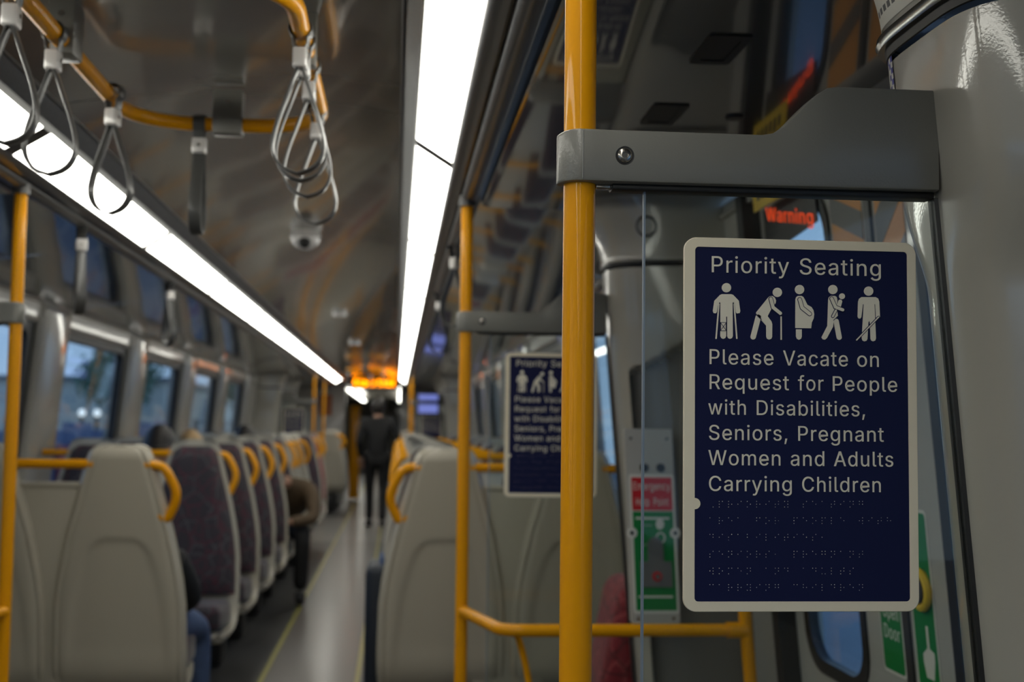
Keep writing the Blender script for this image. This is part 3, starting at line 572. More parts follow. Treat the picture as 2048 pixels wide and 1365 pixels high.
door_pillar(17.5, -1, -1, 'farthest grey door pillar on the left side')
door_pillar(17.5, 1, -1, 'farthest grey door pillar on the right side')

# doors
dn = 1
def door(side, y0, y1, full):
    global dn
    e = bpy.data.objects.new('door_%d' % dn, None); COL.objects.link(e); dn += 1
    e['kind'] = 'structure'; WLOC[e.name] = Vector((wx(0, side), (y0 + y1) / 2, 0)); e.location = WLOC[e.name]
    yc = (y0 + y1) / 2; D = 0.03
    def df(y, z, d):
        x = 0.86 + (1.73 - z) * 0.090 + D + d
        return Vector((x if side > 0 else 2 * XC - x, y, z))
    for (a, b, wa, wb_) in ((y0, yc - 0.012, y0 + 0.12, yc - 0.2), (yc + 0.012, y1, yc + 0.215, y1 - 0.09)):
        m = MB(); ou_z = [0.02, 0.5, 0.80, 0.85, 1.3, 1.73, 1.83]
        zb, zt = 0.72, 1.79
        inn = rrect(wa, wb_, zb, zt, 0.10, 8)
        # leaf skin around the window opening
        N = len(inn); outer = []
        for (u, v) in inn:
            cu, cv = (wa + wb_) / 2, (zb + zt) / 2
            du, dv = u - cu, v - cv
            k = min(((b - cu) if du > 0 else (cu - a)) / max(abs(du), 1e-6), ((1.83 - cv) if dv > 0 else (cv - 0.02)) / max(abs(dv), 1e-6))
            outer.append((cu + du * k, cv + dv * k))
        rows = []
        for t in (0, 0.25, 0.5, 0.75, 1.0):
            rows.append([df(u + (p - u) * t, v + (q - v) * t, 0) for (u, v), (p, q) in zip(inn, outer)])
        m.grid(rows, closed=True)
        # corner fills
        for cu, cv in ((b, 1.83), (a, 1.83), (a, 0.02), (b, 0.02)):
            best = sorted(range(N), key=lambda i: (outer[i][0] - cu) ** 2 + (outer[i][1] - cv) ** 2)[:1][0]
            for i in range(N):
                j = (i + 1) % N
                p, q = outer[i], outer[j]
                if abs(p[0] - q[0]) > 1e-5 and abs(p[1] - q[1]) > 1e-5 and (abs(p[0] - cu) < 1e-4 or abs(q[0] - cu) < 1e-4) and (abs(p[1] - cv) < 1e-4 or abs(q[1] - cv) < 1e-4):
                    m.add([df(*p, 0), df(*q, 0), df(cu, cv, 0)], [(0, 1, 2)])
        leaf = m.build('door_leaf', 'wall', e, recalc=False)
        f = MB(); inn2 = rrect(wa + 0.03, wb_ - 0.03, zb + 0.03, zt - 0.03, 0.08, 8)
        f.grid([[df(*p, d) for p in lp] for lp, d in ((inn, 0.0), (inn, -0.006), (inn2, -0.004), (inn2, 0.02))], closed=True)
        f.build('window_gasket', 'black', leaf, recalc=False)
        g = MB(); g.prism(inn2, df, 0.008, 0.012); g.build('pane', 'winglass', leaf)
    r = MB()
    for zz in range(0, 18):
        r.hexa([df(yc - 0.014, zz * 0.1 + 0.02, -0.006), df(yc + 0.014, zz * 0.1 + 0.02, -0.006), df(yc + 0.014, zz * 0.1 + 0.02, 0.02), df(yc - 0.014, zz * 0.1 + 0.02, 0.02),
                df(yc - 0.014, zz * 0.1 + 0.12, -0.006), df(yc + 0.014, zz * 0.1 + 0.12, -0.006), df(yc + 0.014, zz * 0.1 + 0.12, 0.02), df(yc - 0.014, zz * 0.1 + 0.12, 0.02)])
    r.build('centre_seal', 'dark', e)
    j = MB()
    for (a, b) in ((y0 - 0.04, y0 + 0.01), (y1 - 0.01, y1 + 0.04)):
        for za, zb2 in zip((0, 0.5, 0.85, 1.3, 1.73), (0.5, 0.85, 1.3, 1.73, 1.85)):
            j.hexa([df(a, za, -0.045), df(b, za, -0.045), df(b, za, 0.03), df(a, za, 0.03), df(a, zb2, -0.045), df(b, zb2, -0.045), df(b, zb2, 0.03), df(a, zb2, 0.03)])
    j.build('jamb_seal', 'black', e)
    if full:
        c = MB()
        def q4(pts, mi): 
            c.prism(pts, df, -0.0025, -0.0008, mi)
        # chevron stickers either side of the seal
        for s_, ya, yb, zi, zo, th in ((1, yc + 0.035, yc + 0.20, 1.642, 1.700, 0.055), (-1, yc - 0.16, yc - 0.030, 1.605, 1.695, 0.072)):
            lo, hi = 1.45, 1.825
            c.prism([(ya, lo), (yb, lo), (yb, hi), (ya, hi)], df, -0.0012, -0.0006, 0)
            i_, o_ = (ya, yb) if s_ > 0 else (yb, ya)
            for sh in (-0.14, 0, 0.14):
                pts = [(i_, zi + sh), (o_, zo + sh), (o_, zo + sh + th), (i_, zi + sh + th)]
                pts = [(y, min(hi, max(lo, z))) for y, z in pts]
                if abs(pts[0][1] - pts[3][1]) < 1e-4 or abs(pts[1][1] - pts[2][1]) < 1e-4: continue
                c.prism(pts, df, -0.0020, -0.0012, 1)
        o = c.build('chevron_sticker', ['orange', 'greylab'], e)
        # green door release stickers
        for nmx, ya, yb, hand in (('a', yc + 0.025, yc + 0.135, False), ('b', yc - 0.13, yc - 0.03, True)):
            g = MB()
            g.prism(rrect(ya, yb, 0.80, 1.13, 0.01, 4), df, -0.002, -0.0005, 0)
            g.prism(rrect(ya + 0.005, yb - 0.005, 0.806, 1.124, 0.008, 4), df, -0.0026, -0.002, 1)
            if hand:
                hp = [(0.3, 0.0), (0.72, 0.0), (0.85, 0.35), (0.85, 0.5), (0.6, 0.55), (0.6, 0.95), (0.48, 0.95), (0.48, 0.55), (0.2, 0.42), (0.2, 0.28)]
                g.prism([(yb - 0.02 - u * 0.075, 0.825 + v * 0.10) for u, v in hp], df, -0.0032, -0.0026, 0)
                yb_, zb_ = (ya + yb) / 2 - 0.01, 0.985
                g.tube([df(yb_ + 0.032 * math.cos(a), zb_ + 0.032 * math.sin(a), -0.008) for a in [2 * PI * i / 24 for i in range(24)]], 0.008, 8, closed=True, mi=2)
                g.cyl(df(yb_, zb_, -0.002), df(yb_, zb_, -0.016), 0.024, mi=3)
            else:
                def tf(u, v, d): return df(yb - 0.008 - u, v, d)
                add_text(g, 'Open', tf, 0.012, 0.088, 0.908, 0.027, -0.0032, -0.0026)
                add_text(g, 'Door', tf, 0.012, 0.088, 0.868, 0.027, -0.0032, -0.0026)
            g.build('door_release_sticker', ['white', 'green', 'ylab', 'dark'], e)
        # black strip and self-lit red word laid on the pane, yellow header label
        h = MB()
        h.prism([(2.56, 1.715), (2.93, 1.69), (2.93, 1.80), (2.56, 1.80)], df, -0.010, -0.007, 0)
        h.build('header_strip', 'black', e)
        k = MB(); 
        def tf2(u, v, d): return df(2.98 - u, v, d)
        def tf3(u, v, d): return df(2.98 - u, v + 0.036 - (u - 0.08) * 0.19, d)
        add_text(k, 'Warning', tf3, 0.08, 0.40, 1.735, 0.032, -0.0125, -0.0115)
        k.build('warning_text', 'glowred', e)
        k = MB(); k.prism([(2.62, 1.785), (2.88, 1.785), (2.88, 1.885), (2.62, 1.885)], df, -0.048, -0.047, 0)
        for u_ in range(6): k.prism([(2.66 + 0.033 * u_, 1.807), (2.68 + 0.033 * u_, 1.807), (2.68 + 0.033 * u_, 1.832 + 0.006 * (u_ % 2)), (2.66 + 0.033 * u_, 1.832 + 0.006 * (u_ % 2))], df, -0.0487, -0.048, 1)
        k.build('yellow_label', ['ylab', 'black'], e)
door(1, 1.6, 3.0, True)
door(-1, 1.6, 3.0, False)
door(1, 15.65, 17.2, False)
door(-1, 15.65, 17.2, False)

# recessed fixtures in the vestibule side ceiling
def side_z(h): return 1.889
for y0_, y1_, lab in ((1.883, 2.037, 'dark square recessed ceiling fixture nearer the top edge'), (2.31, 2.465, 'dark square recessed ceiling fixture just above the grey bracket')):
    t = thing('ceiling_fixture', lab, 'fixture', (0.56, (y0_ + y1_) / 2, 1.89))
    h0, h1 = 0.889, 0.958
    def cf(h, y, d): return Vector((XC + h, y, side_z(h) - d))
    m = MB(); ou = rrect(h0, h1, y0_, y1_, 0.008, 4); inn = rrect(h0 + 0.014, h1 - 0.014, y0_ + 0.02, y1_ - 0.02, 0.006, 4)
    m.grid([[cf(*p, 0.0) for p in ou], [cf(*p, 0.003) for p in ou], [cf(*p, 0.003) for p in inn], [cf(*p, 0.001) for p in inn]], closed=True); m.build('bezel', 'black', t)
    m = MB(); m.prism(inn, cf, 0.0008, 0.0014); m.build('lens', 'black', t)
m = MB(); m.cyl((0.655, 2.39, side_z(1.11) - 0.004), (0.655, 2.39, side_z(1.11) + 0.004), 0.018)
props(m.build('ceiling_sensor', 'dark'), 'small round dark sensor in the ceiling right of the square fixtures', 'sensor')

# end bulkheads and the next carriage
bh = MB()
for (a, b) in (((-1.9, 21.2, 0), (-0.86, 21.3, 2.16)), ((0.05, 21.2, 0), (1.1, 21.3, 2.16)), ((-0.86, 21.2, 1.93), (0.05, 21.3, 2.16))): bh.box(a, b, 0.01)
struct('wall_far', bh, 'wall')
bh = MB(); bh.box((-1.9, Y0 - 0.1, 0), (1.1, Y0, 2.16)); struct('wall_back', bh, 'side')
nx = MB(); nx.box((-1.85, 21.4, 0), (-1.72, 44.9, 2.1)); nx.box((0.9, 21.4, 0), (1.0, 44.9, 2.1)); nx.box((-1.85, 44.8, 0), (1.0, 44.9, 2.1)); nx.box((-1.72, 21.4, 2.04), (0.9, 44.9, 2.1))
struct('wall_beyond', nx, 'wall')
for side, nm in ((-1, 'left'), (1, 'right')):
    m = MB(); m.box((sx_(0.45, side), 23.6, 1.93), (sx_(0.54, side), 35, 1.95))
    props(m.build('ceiling_light', 'diff'), 'distant %s strip light seen through the gangway into the next carriage' % nm, 'light')

gw = MB(); gw.box((-0.95, 21.3, 0), (-0.88, 22.0, 2.0)); gw.box((0.07, 21.3, 0), (0.14, 22.0, 2.0)); gw.box((-0.95, 21.3, 1.98), (0.14, 22.0, 2.04))
struct('wall_gangway', gw, 'wall')
t = thing('gangway_door', 'yellow edged door leaf standing open at the left of the far gangway', 'door', (-0.70, 21.55, 0))
m = MB(); m.box((-0.79, 21.50, 0.02), (-0.62, 21.56, 1.60), 0.02); m.build('leaf', 'yellow', t)
m = MB(); m.box((-0.64, 21.47, 0.9), (-0.62, 21.50, 1.1), 0.005); m.build('handle', 'steel', t)
# ------------------------------------------------------------------ LED display under the far ceiling
t = thing('destination_display', 'amber LED text display hanging below the far end of the ceiling', 'display', (-0.38, 20.6, 1.98))
m = MB(); m.box((-0.76, 20.55, 1.86), (0.02, 20.68, 2.045), 0.01); m.build('housing', 'black', t)
x = -0.72
for wd in ((0.36), (0.29)):
    m = MB()
    n_ = int(wd / 0.012)
    for i in range(n_):
        for j in range(8):
            if random.random() < (0.62 if (i % 6) else 0.1):
                cx_, cz_ = x + i * 0.012, 1.905 + j * 0.015
                m.box((cx_, 20.545, cz_), (cx_ + 0.009, 20.551, cz_ + 0.011))
    x += wd + 0.03
    m.build('led_word', 'led', t)

# ------------------------------------------------------------------ screens: bracket + glass + sign
PR = 0.0168
def pole(x, y, z0, z1, lab, grp=None, r=PR):
    t = thing('grab_pole', lab, 'pole', (x, y, 0), grp)
    m = MB(); m.cyl((x, y, z0), (x, y, z1), r, 40); m.build('tube', 'yellow', t, ang=60)
    if z0 == 0:
        m = MB(); m.cyl((x, y, 0.0), (x, y, 0.02), r + 0.018, 32); m.build('floor_flange', 'housing', t)
    m = MB(); m.cyl((x, y, z1 - 0.012), (x, y, z1 + 0.02), r + 0.006, 32); m.build('ceiling_socket', 'housing', t)
    return t
pole(0.1886, 1.3, 0, 1.885, 'bright yellow vertical pole in the foreground, carrying the grey bracket', r=0.01695)
pole(0.183, 3.4, 0, 1.885, 'yellow vertical pole beyond the foreground pole, beside the second priority sign')
pole(-1.007, 3.4, 0, 1.885, 'yellow vertical pole at the left edge of the view')

def bx_top(X):  # bracket top edge (X measured from the pole line)
    d = X - 0.1886
    return 1.583 + 0.055 * sstep(0.195, 0.272, d)
def bracket(lab):
    t = thing('screen_bracket', lab, 'bracket', (0.1886, 1.3, 1.555))
    m = MB(); c = 0.0245; rows = []
    xs = [0.1886 - c * math.cos(PI / 2 * i / 12) for i in range(13)] + [0.1886 + 0.012 * i for i in range(1, 33)]
    xs = [x for x in xs if x < 0.5735] + [0.574]
    for X in xs:
        d = 0.1886 - X
        hy = math.sqrt(max(c * c - d * d, 1e-8)) if d > 0 else c - 0.0015 * sstep(0.005, 0.03, -d)
        zt = bx_top(X); zb = 1.5275 + 0.0012 * (X - 0.1886) / 0.385
        k = 0.003; kk = min(k, hy * 0.6)
        drop = 0.004 * max(0, d / c) ** 3
        zt -= drop
        sec = [(-hy, zb + k), (-hy, zt - k), (-hy + kk * 0.3, zt - k * 0.3), (-hy + kk, zt), (hy - kk, zt), (hy, zt - k), (hy, zb + k), (hy - kk, zb), (-hy + kk, zb), (-hy + kk * 0.3, zb + k * 0.3)]
        rows.append([Vector((X, 1.3 + a, b)) for a, b in sec])
    m.grid(rows, closed=True)
    m.add(rows[0], [tuple(range(10))]); m.add(rows[-1], [tuple(range(10))])
    m.build('bracket_body', 'bracket', t, ang=40)
    m = MB(); m.tube([(0.1886, 1.3 - c - 0.0002, 1.5295), (0.1886, 1.3 - c - 0.0002, 1.5805)], 0.0006, 6); m.build('cover_seam', 'housing', t)
    # recessed socket screw
    bx, bz = 0.2330, 1.5555
    m = MB()
    rr = [(0.0098, -0.0233), (0.0092, -0.0236), (0.0086, -0.0225)]
    m.grid([[Vector((bx + r * math.cos(a), 1.3 + y, bz + r * math.sin(a))) for a in [2 * PI * i / 32 for i in range(32)]] for r, y in ((0.0100, -0.0230), (0.0096, -0.02335), (0.0088, -0.0232), (0.0087, -0.0228))], closed=True)
    m.cyl((bx, 1.3 - 0.0231, bz), (bx, 1.3 - 0.0215, bz), 0.0088, 32)
    w_ = m.build('screw_recess', 'black', t)
    m = MB(); prof = [(0.0080, -0.0232), (0.0076, -0.0246), (0.0064, -0.0256), (0.0042, -0.0262), (0.0034, -0.0262), (0.0032, -0.0240), (0.0001, -0.0240)]
    m.grid([[Vector((bx + r * math.cos(a), 1.3 + y, bz + r * math.sin(a))) for a in [2 * PI * i / 32 for i in range(32)]] for r, y in prof], closed=True)
    m.build('socket_screw', 'steel', w_, ang=50)
    m = MB(); m.box((0.222, 1.3 - 0.012, 1.5215), (0.574, 1.3 + 0.012, 1.5285), 0.002); m.box((0.2055, 1.3 - 0.006, 1.5235), (0.225, 1.3 + 0.006, 1.528), 0.001, mi=1)
    m.build('glass_channel', ['black', 'steel'], t)
    return t
def glass_panel(lab):
    t = thing('glass_screen', lab, 'glass panel', (0.26, 1.3, 0.3))
    m = MB(); zs = [0.3 + 0.12 * i for i in range(11)]; zs[-1] = 1.523
    def g(X, z, d): return Vector((X, 1.3 + d, z))
    poly = [(0.2592, 0.3)] + [(nose(z) - 0.004, z) for z in zs] + [(0.2592, 1.523)]
    m.prism(poly, g, -0.0035, 0.0035); m.build('glass_sheet', 'glass', t)
    m = MB(); m.box((0.2572, 1.2962, 0.3), (0.2591, 1.3038, 1.523)); m.build('polished_edge', 'edge', t)
    m = MB()
    rows = []
    for z in zs:
        x = nose(z)
        rows.append([Vector((x - 0.004, 1.3 - 0.008, z)), Vector((x + 0.003, 1.3 - 0.011, z)), Vector((x + 0.003, 1.3 + 0.011, z)), Vector((x - 0.004, 1.3 + 0.008, z))])
    m.grid(rows, closed=True); m.build('edge_gasket', 'black', t)
    return t

SY = 1.2895                                    # front of the sign mount
SX0, SX1, SZ0, SZ1 = 0.2985, 0.5512, 1.0815, 1.4725
def sp(X, z, d): return Vector((X, SY - d, z))
def spx(px, py):
    p = PY(px, py, SY - 0.004); return (p.x, p.z)
def Z1(x, y): return spx(1350 + x / 4.096, 450 + y / 4.096)
def Z3(x, y): return spx(1350 + x / 4.096, 980 + y / 4.096)
def priority_sign(lab):
    t = thing('priority_sign', lab, 'sign', (0.425, SY, 1.08))
    p0 = PY(1366, 800, SY); 
    ou = rrect(SX0, SX1, SZ0, SZ1, 0.0135, 8)
    inn = rrect(SX0 + 0.0118, SX1 - 0.0098, SZ0 + 0.0105, SZ1 - 0.0100, 0.004, 8)
    m = MB(); 
    ob = rrect(SX0 + 0.0006, SX1 - 0.0006, SZ0 + 0.0006, SZ1 - 0.0006, 0.0130, 8)
    m.grid([[sp(*p, 0) for p in ou], [sp(*p, 0.0032) for p in ou], [sp(*p, 0.0038) for p in ob], [sp(*p, 0.0038) for p in inn], [sp(*p, 0.0026) for p in inn]], closed=True)
    m.add([sp(*p, 0) for p in ou], [tuple(range(len(ou)))])
    nx_, nz_ = spx(1390, 1008)
    m.cyl(sp(nx_, nz_, 0.001), sp(nx_, nz_, 0.0037), 0.0058, 28)
    m.build('sign_frame', 'frame', t)
    m = MB(); m.prism(inn, sp, 0.0006, 0.0028); m.build('sign_panel', 'blue', t)
    # lettering
    L = [(511, 544.5, 33.3, (('Priority', 1424, 1578.3), ('Seating', 1600.2, 1762))),
         (0, 728.6, 30.6, (('Please', 1419.6, 1547.3), ('Vacate', 1566.8, 1696.2), ('on', 1715, 1758))),
         (0, 778.6, 30.3, (('Request', 1419.6, 1578.3), ('for', 1596.6, 1647.4), ('People', 1666.2, 1794.8))),
         (0, 829.3, 30.2, (('with', 1417, 1492), ('Disabilities,', 1514, 1730.4))),
         (0, 880.2, 30.2, (('Seniors,', 1418.4, 1575), ('Pregnant', 1597, 1768))),
         (0, 930.6, 30.2, (('Women', 1417, 1561.2), ('and', 1582, 1649), ('Adults', 1668.6, 1787))),
         (0, 982.6, 30.2, (('Carrying', 1418.4, 1583.9), ('Children', 1605, 1762)))]
    s_ = (SY - 0.004) / F
    for _, by, cap, ws in L:
        m = MB()
        zb = spx(1419, by)[1]
        for wd, a, b in ws:
            add_text(m, wd, sp, spx(a, by)[0], spx(b, by)[0], zb, cap * s_ * 1.0, 0.0026, 0.0036)
        m.build('text_line', 'text', t, ang=30, smooth=False)
    # pictograms
    m = MB()
    def poly(pts, d=0.0036, mi=0): m.prism([Z1(*p) for p in pts], sp, 0.0026 if mi == 0 else 0.003, d, mi)
    def disc(x, y, r): poly([(x + r * math.cos(2 * PI * i / 28), y + r * math.sin(2 * PI * i / 28)) for i in range(28)])
    def limb(pts, w_, d=0.0036, mi=0):
        pts = [Vector(p) for p in pts]; r = w_ / 2
        left = []; right = []
        for i, p in enumerate(pts):
            t_ = (pts[min(i + 1, len(pts) - 1)] - pts[i]).normalized() if i < len(pts) - 1 else (pts[i] - pts[i - 1]).normalized()
            if 0 < i < len(pts) - 1:
                t0 = (pts[i] - pts[i - 1]).normalized(); tt = (t0 + t_).normalized(); k = 1 / max(0.5, tt.dot(t_)); t_ = tt
            else: k = 1
            n_ = Vector((-t_.y, t_.x)) * r * k
            left.append(p + n_); right.append(p - n_)
        def cap(c, a0):
            return [c + Vector((math.cos(a0 + PI * i / 8), math.sin(a0 + PI * i / 8))) * r for i in range(1, 8)]
        te = pts[-1] - pts[-2]; ts = pts[1] - pts[0]
        o = left[:]
        a = math.atan2(te.y, te.x)
        o += [pts[-1] + Vector((math.cos(a + PI / 2 - PI * i / 8), math.sin(a + PI / 2 - PI * i / 8))) * r for i in range(1, 8)]
        o += right[::-1]
        a = math.atan2(ts.y, ts.x)
        o += [pts[0] + Vector((math.cos(a - PI / 2 - PI * i / 8), math.sin(a - PI / 2 - PI * i / 8))) * r for i in range(1, 8)]
        poly([(q.x, q.y) for q in o], d, mi)
    def outl(pts, w_): 
        limb(pts, w_ + 11, 0.00385, 1); limb(pts, w_, 0.0042)
    # man on crutches
    disc(423, 515, 38)
    poly([(385, 568), (462, 568), (478, 574), (524, 622), (536, 706), (531, 723), (508, 726), (500, 714), (494, 660), (480, 632), (473, 640), (475, 912), (468, 928), (452, 935), (436, 928), (429, 912), (429, 752), (420, 752), (420, 912), (413, 928), (397, 935), (381, 928), (373, 912), (373, 640), (366, 632), (352, 660), (344, 714), (336, 725), (318, 723), (311, 706), (324, 622), (370, 574)])
    limb([(361, 650), (338, 930)], 11); limb([(486, 650), (508, 930)], 11)
    for a, b in (((371, 800), (422, 800)), ((371, 868), (422, 868)), ((374, 802), (420, 866)), ((420, 802), (374, 866)), ((375, 800), (375, 868)), ((419, 800), (419, 868))): limb([a, b], 4, 0.0039, 1)
    # stooped person with stick
    disc(840, 553, 38)
    poly([(765, 595), (778, 585), (800, 583), (820, 597), (829, 620), (826, 640), (806, 668), (790, 690), (760, 748), (792, 792), (798, 815), (797, 918), (790, 934), (773, 940), (756, 934), (749, 918), (748, 826), (668, 736), (666, 718)])
    limb([(684, 756), (642, 918)], 44)
    limb([(662, 732), (708, 776)], 5, 0.0039, 1)
    outl([(785, 606), (803, 676), (863, 725)], 27)
    poly([(866, 750), (876, 750), (877, 942), (866, 942)])
    # pregnant person
    disc(1022, 530, 38)
    poly([(988, 610), (994, 592), (1008, 582), (1038, 582), (1054, 592), (1068, 618), (1086, 655), (1120, 674), (1136, 700), (1142, 732), (1138, 765), (1122, 800), (1117, 848), (987, 845)])
    poly([(993, 856), (1040, 856), (1040, 915), (1034, 934), (1017, 942), (1000, 934), (993, 915)])
    outl([(1022, 612), (1042, 680), (1104, 730)], 27)
    # adult with child
    disc(1295, 530, 38)
    poly([(1257, 615), (1262, 594), (1278, 582), (1312, 582), (1326, 592), (1331, 612), (1328, 690), (1336, 745), (1302, 785), (1296, 835), (1246, 928), (1230, 941), (1212, 938), (1202, 922), (1250, 828), (1252, 770)])
    limb([(1322, 790), (1347, 922)], 42)
    limb([(1300, 782), (1338, 746)], 5, 0.0039, 1)
    disc(1370, 585, 24); limb([(1355, 628), (1346, 662)], 32)
    outl([(1318, 702), (1293, 750)], 17)
    outl([(1283, 604), (1314, 674), (1374, 697)], 25)
    # person with white cane
    disc(1588, 543, 38)
    poly([(1502, 630), (1510, 606), (1530, 592), (1645, 592), (1666, 604), (1675, 630), (1681, 755), (1672, 768), (1655, 768), (1648, 756), (1642, 650), (1636, 650), (1648, 930), (1642, 948), (1625, 955), (1610, 948), (1604, 935), (1598, 800), (1592, 785), (1586, 800), (1578, 935), (1570, 950), (1553, 955), (1538, 948), (1532, 930), (1548, 650), (1541, 650), (1528, 756), (1520, 768), (1505, 766), (1498, 752)])
    outl([(1668, 756), (1488, 944)], 10)
    m.build('pictograms', ['text', 'blue'], t, smooth=False)
    # braille
    B = dict(zip('abcdefghijklmnopqrstuvwxyz', ['1', '12', '14', '145', '15', '124', '1245', '125', '24', '245', '13', '123', '134', '1345', '135', '1234', '12345', '1235', '234', '2345', '136', '1236', '2456', '1346', '13456', '1356']))
    B['^'] = '6'; B[','] = '2'; B[' '] = ''
    m = MB()
    for txt, zy in (('^priority seating', 97), ('area for people with', 232), ('disabilities,', 368), ('seniors, pregnant', 507), ('women and adults', 645), ('carrying children', 780)):
        for i, ch in enumerate(txt):
            for dnum in B[ch]:
                k = int(dnum) - 1; x = 288 + i * 76.6 + (k // 3) * 26; y = zy + (k % 3) * 23
                X, z = Z3(x, y)
                m.sphere((X, SY - 0.0028, z), (0.00042, 0.0005, 0.00042), 6, 4)
    m.build('braille', 'text', t)
    return t

br = bracket('grey bracket in the foreground between yellow pole and right pillar')
gl = glass_panel('clear glass screen in the foreground with the large priority sign on it')
sg = priority_sign('large sharp blue Priority Seating sign on the foreground glass screen')
for dx, yy, labs in ((-0.006, 3.4, ('grey bracket beyond the foreground pole, above the second priority sign', 'clear glass screen behind the foreground pole, in front of the seats', 'second blue Priority Seating sign, blurred and half hidden by the foreground pole')),
                     (0.0, 15.4, ('small distant grey bracket on the right beyond the seats', 'distant glass screen on the right beyond the seats', 'small distant blue priority sign on the right above the seats'))):
    for o, lb in zip((br, gl, sg), labs):
        c = copy_tree(o); c.location = o.location + Vector((dx, yy - 1.3, 0)); c['label'] = lb; c['group'] = {'B': 'screen brackets'}.get(lb[0], None) or c.get('group', ''); 
        if not c['group']: del c['group']
# mirrored left screens: rotate half a turn about the centre line
for yy, labs in ((3.4, ('grey bracket running left from the yellow pole at the left edge', 'clear glass screen at the far left edge behind the yellow pole', None)),
                 (15.4, ('small distant grey bracket on the left beyond the seats', 'distant glass screen on the left beyond the seats', 'small distant blue priority sign on the left above the seats'))):
    for o, lb in zip((br, gl, sg), labs):
        if lb is None: continue
        c = copy_tree(o); c['label'] = lb
        if o is sg:
            c.location = Vector((2 * XC - 0.425, yy - 0.012, 1.08))
        else:
            c.rotation_euler = (0, 0, PI)
            c.location = Vector((2 * XC - o.location.x, yy + (1.3 - o.location.y), o.location.z))

# low rail in front of the second pillar, and its mirror
def low_rail(sd, lab, base):
    def m_(x): return x if sd > 0 else 2 * XC - x
    t = thing('low_rail', lab, 'rail', (m_(0.88), 3.08, 0))
    m = MB(); m.tube(smooth_path([(m_(0.186), 3.39, 0.776), (m_(0.262), 3.10, 0.774), (m_(0.30), 3.08, 0.774), (m_(0.852), 3.08, 0.774)], 0.06), 0.0155, 16); m.build('horizontal_bar', 'yellow', t, ang=60)
    m = MB(); m.tube(smooth_path([(m_(0.93), 3.12, 0.0), (m_(0.915), 3.09, 0.35), (m_(0.872), 3.08, 0.80), (m_(0.86), 3.08, 0.98), (m_(0.86), 3.2, 1.02)], 0.05), 0.0165, 16); m.build('post', 'yellow', t, ang=60)
    m = MB(); m.cyl((m_(0.825), 3.08, 0.774), (m_(0.875), 3.08, 0.774), 0.020, 24); m.build('tee_joint', 'yellow', t)
    m = MB(); m.tube(smooth_path([(m_(0.302), 3.10, 0.768), (m_(0.315), 3.12, 0.735), (m_(0.335), 3.13, 0.66), (m_(0.36), 3.14, 0.50), (m_(0.33), 3.12, 0.42)], 0.05), 0.0085, 12); m.build('hook', 'yellow', t, ang=60)
low_rail(1, 'low yellow rail crossing below the priority sign to a post', 0)
low_rail(-1, 'low yellow rail leaving the left edge pole near the bottom', 0)

# emergency help point on the second pillar
t = thing('help_point', 'grey emergency help point panel with red and green sign plate', 'help point', (0.66, 3.235, 0.78))
def hp(u, v, d):  # u 0..1 across, v 0..1 up
    zt = 0.765 + 0.505 * v; x = 0.592 + 0.126 * u + (1.27 - zt) * 0.045 + 0.004 * u * (1.27 - zt)
    return Vector((x, 3.234 + 0.03 * 0 - d + 0.018 * (1 - u) * 0, zt))
m = MB(); m.prism(rrect(0, 1, 0, 1, 0.03, 3), hp, -0.02, 0.004); m.build('mounting_plate', 'helpplate', t)
for (u, v) in ((0.12, 0.95), (0.88, 0.95), (0.14, 0.03), (0.86, 0.03)):
    m = MB(); c = hp(u, v, 0.004); m.cyl(c, c - Vector((0, 0.003, 0)), 0.004, 12); m.build('screw', 'steel', t)
for u in (0.38, 0.72):
    m = MB(); c = hp(u, 0.80, 0.004); m.cyl(c, c - Vector((0, 0.006, 0)), 0.011, 20); m.build('push_button', 'black', t)
m = MB()
m.prism(rrect(0.05, 0.99, 0.055, 0.765, 0.03, 4), hp, 0.004, 0.007, 0)
m.prism([(0.10, 0.58), (0.94, 0.58), (0.94, 0.75), (0.10, 0.75)], hp, 0.007, 0.0075, 1)
m.prism([(0.10, 0.07), (0.94, 0.07), (0.94, 0.575), (0.10, 0.575)], hp, 0.007, 0.0075, 2)
for u in (0.07, 0.97):
    c = hp(u, 0.465, 0.007); m.cyl(c, c - Vector((0, 0.0012, 0)), 0.014, 20, mi=0)
    m.cyl(c, c - Vector((0, 0.003, 0)), 0.006, 14, mi=3)
def hpt(u, v, d): return hp(u, v, d)
add_text(m, 'Emergency', hpt, 0.14, 0.90, 0.685, 0.040, 0.0075, 0.008, 0)
add_text(m, 'Help Point', hpt, 0.18, 0.86, 0.605, 0.040, 0.0075, 0.008, 0)
m.prism([(0.16, 0.535), (0.86, 0.535), (0.86, 0.545), (0.16, 0.545)], hp, 0.0075, 0.0078, 0)
m.prism([(0.16, 0.135), (0.86, 0.135), (0.86, 0.145), (0.16, 0.145)], hp, 0.0075, 0.0078, 0)
for k in range(12):
    m.prism([(0.28 + 0.02 * k, 0.50 - 0.1 * (k % 2)), (0.292 + 0.02 * k, 0.50 - 0.1 * (k % 2)), (0.292 + 0.02 * k, 0.508 - 0.1 * (k % 2)), (0.28 + 0.02 * k, 0.508 - 0.1 * (k % 2))], hp, 0.0075, 0.0079, 0)
c = hp(0.66, 0.51, 0.0075)
m.sphere((c.x, c.y, c.z), (0.011, 0.001, 0.014), mi=0); 
c = hp(0.66, 0.44, 0.0075); m.tube([c + Vector((0.011 * math.cos(a), 0, 0.013 * math.sin(a))) for a in [2 * PI * i / 20 for i in range(20)]], 0.002, 6, closed=True, mi=0)
m.build('sign_plate', ['white', 'red', 'green', 'steel'], t)
m = MB()
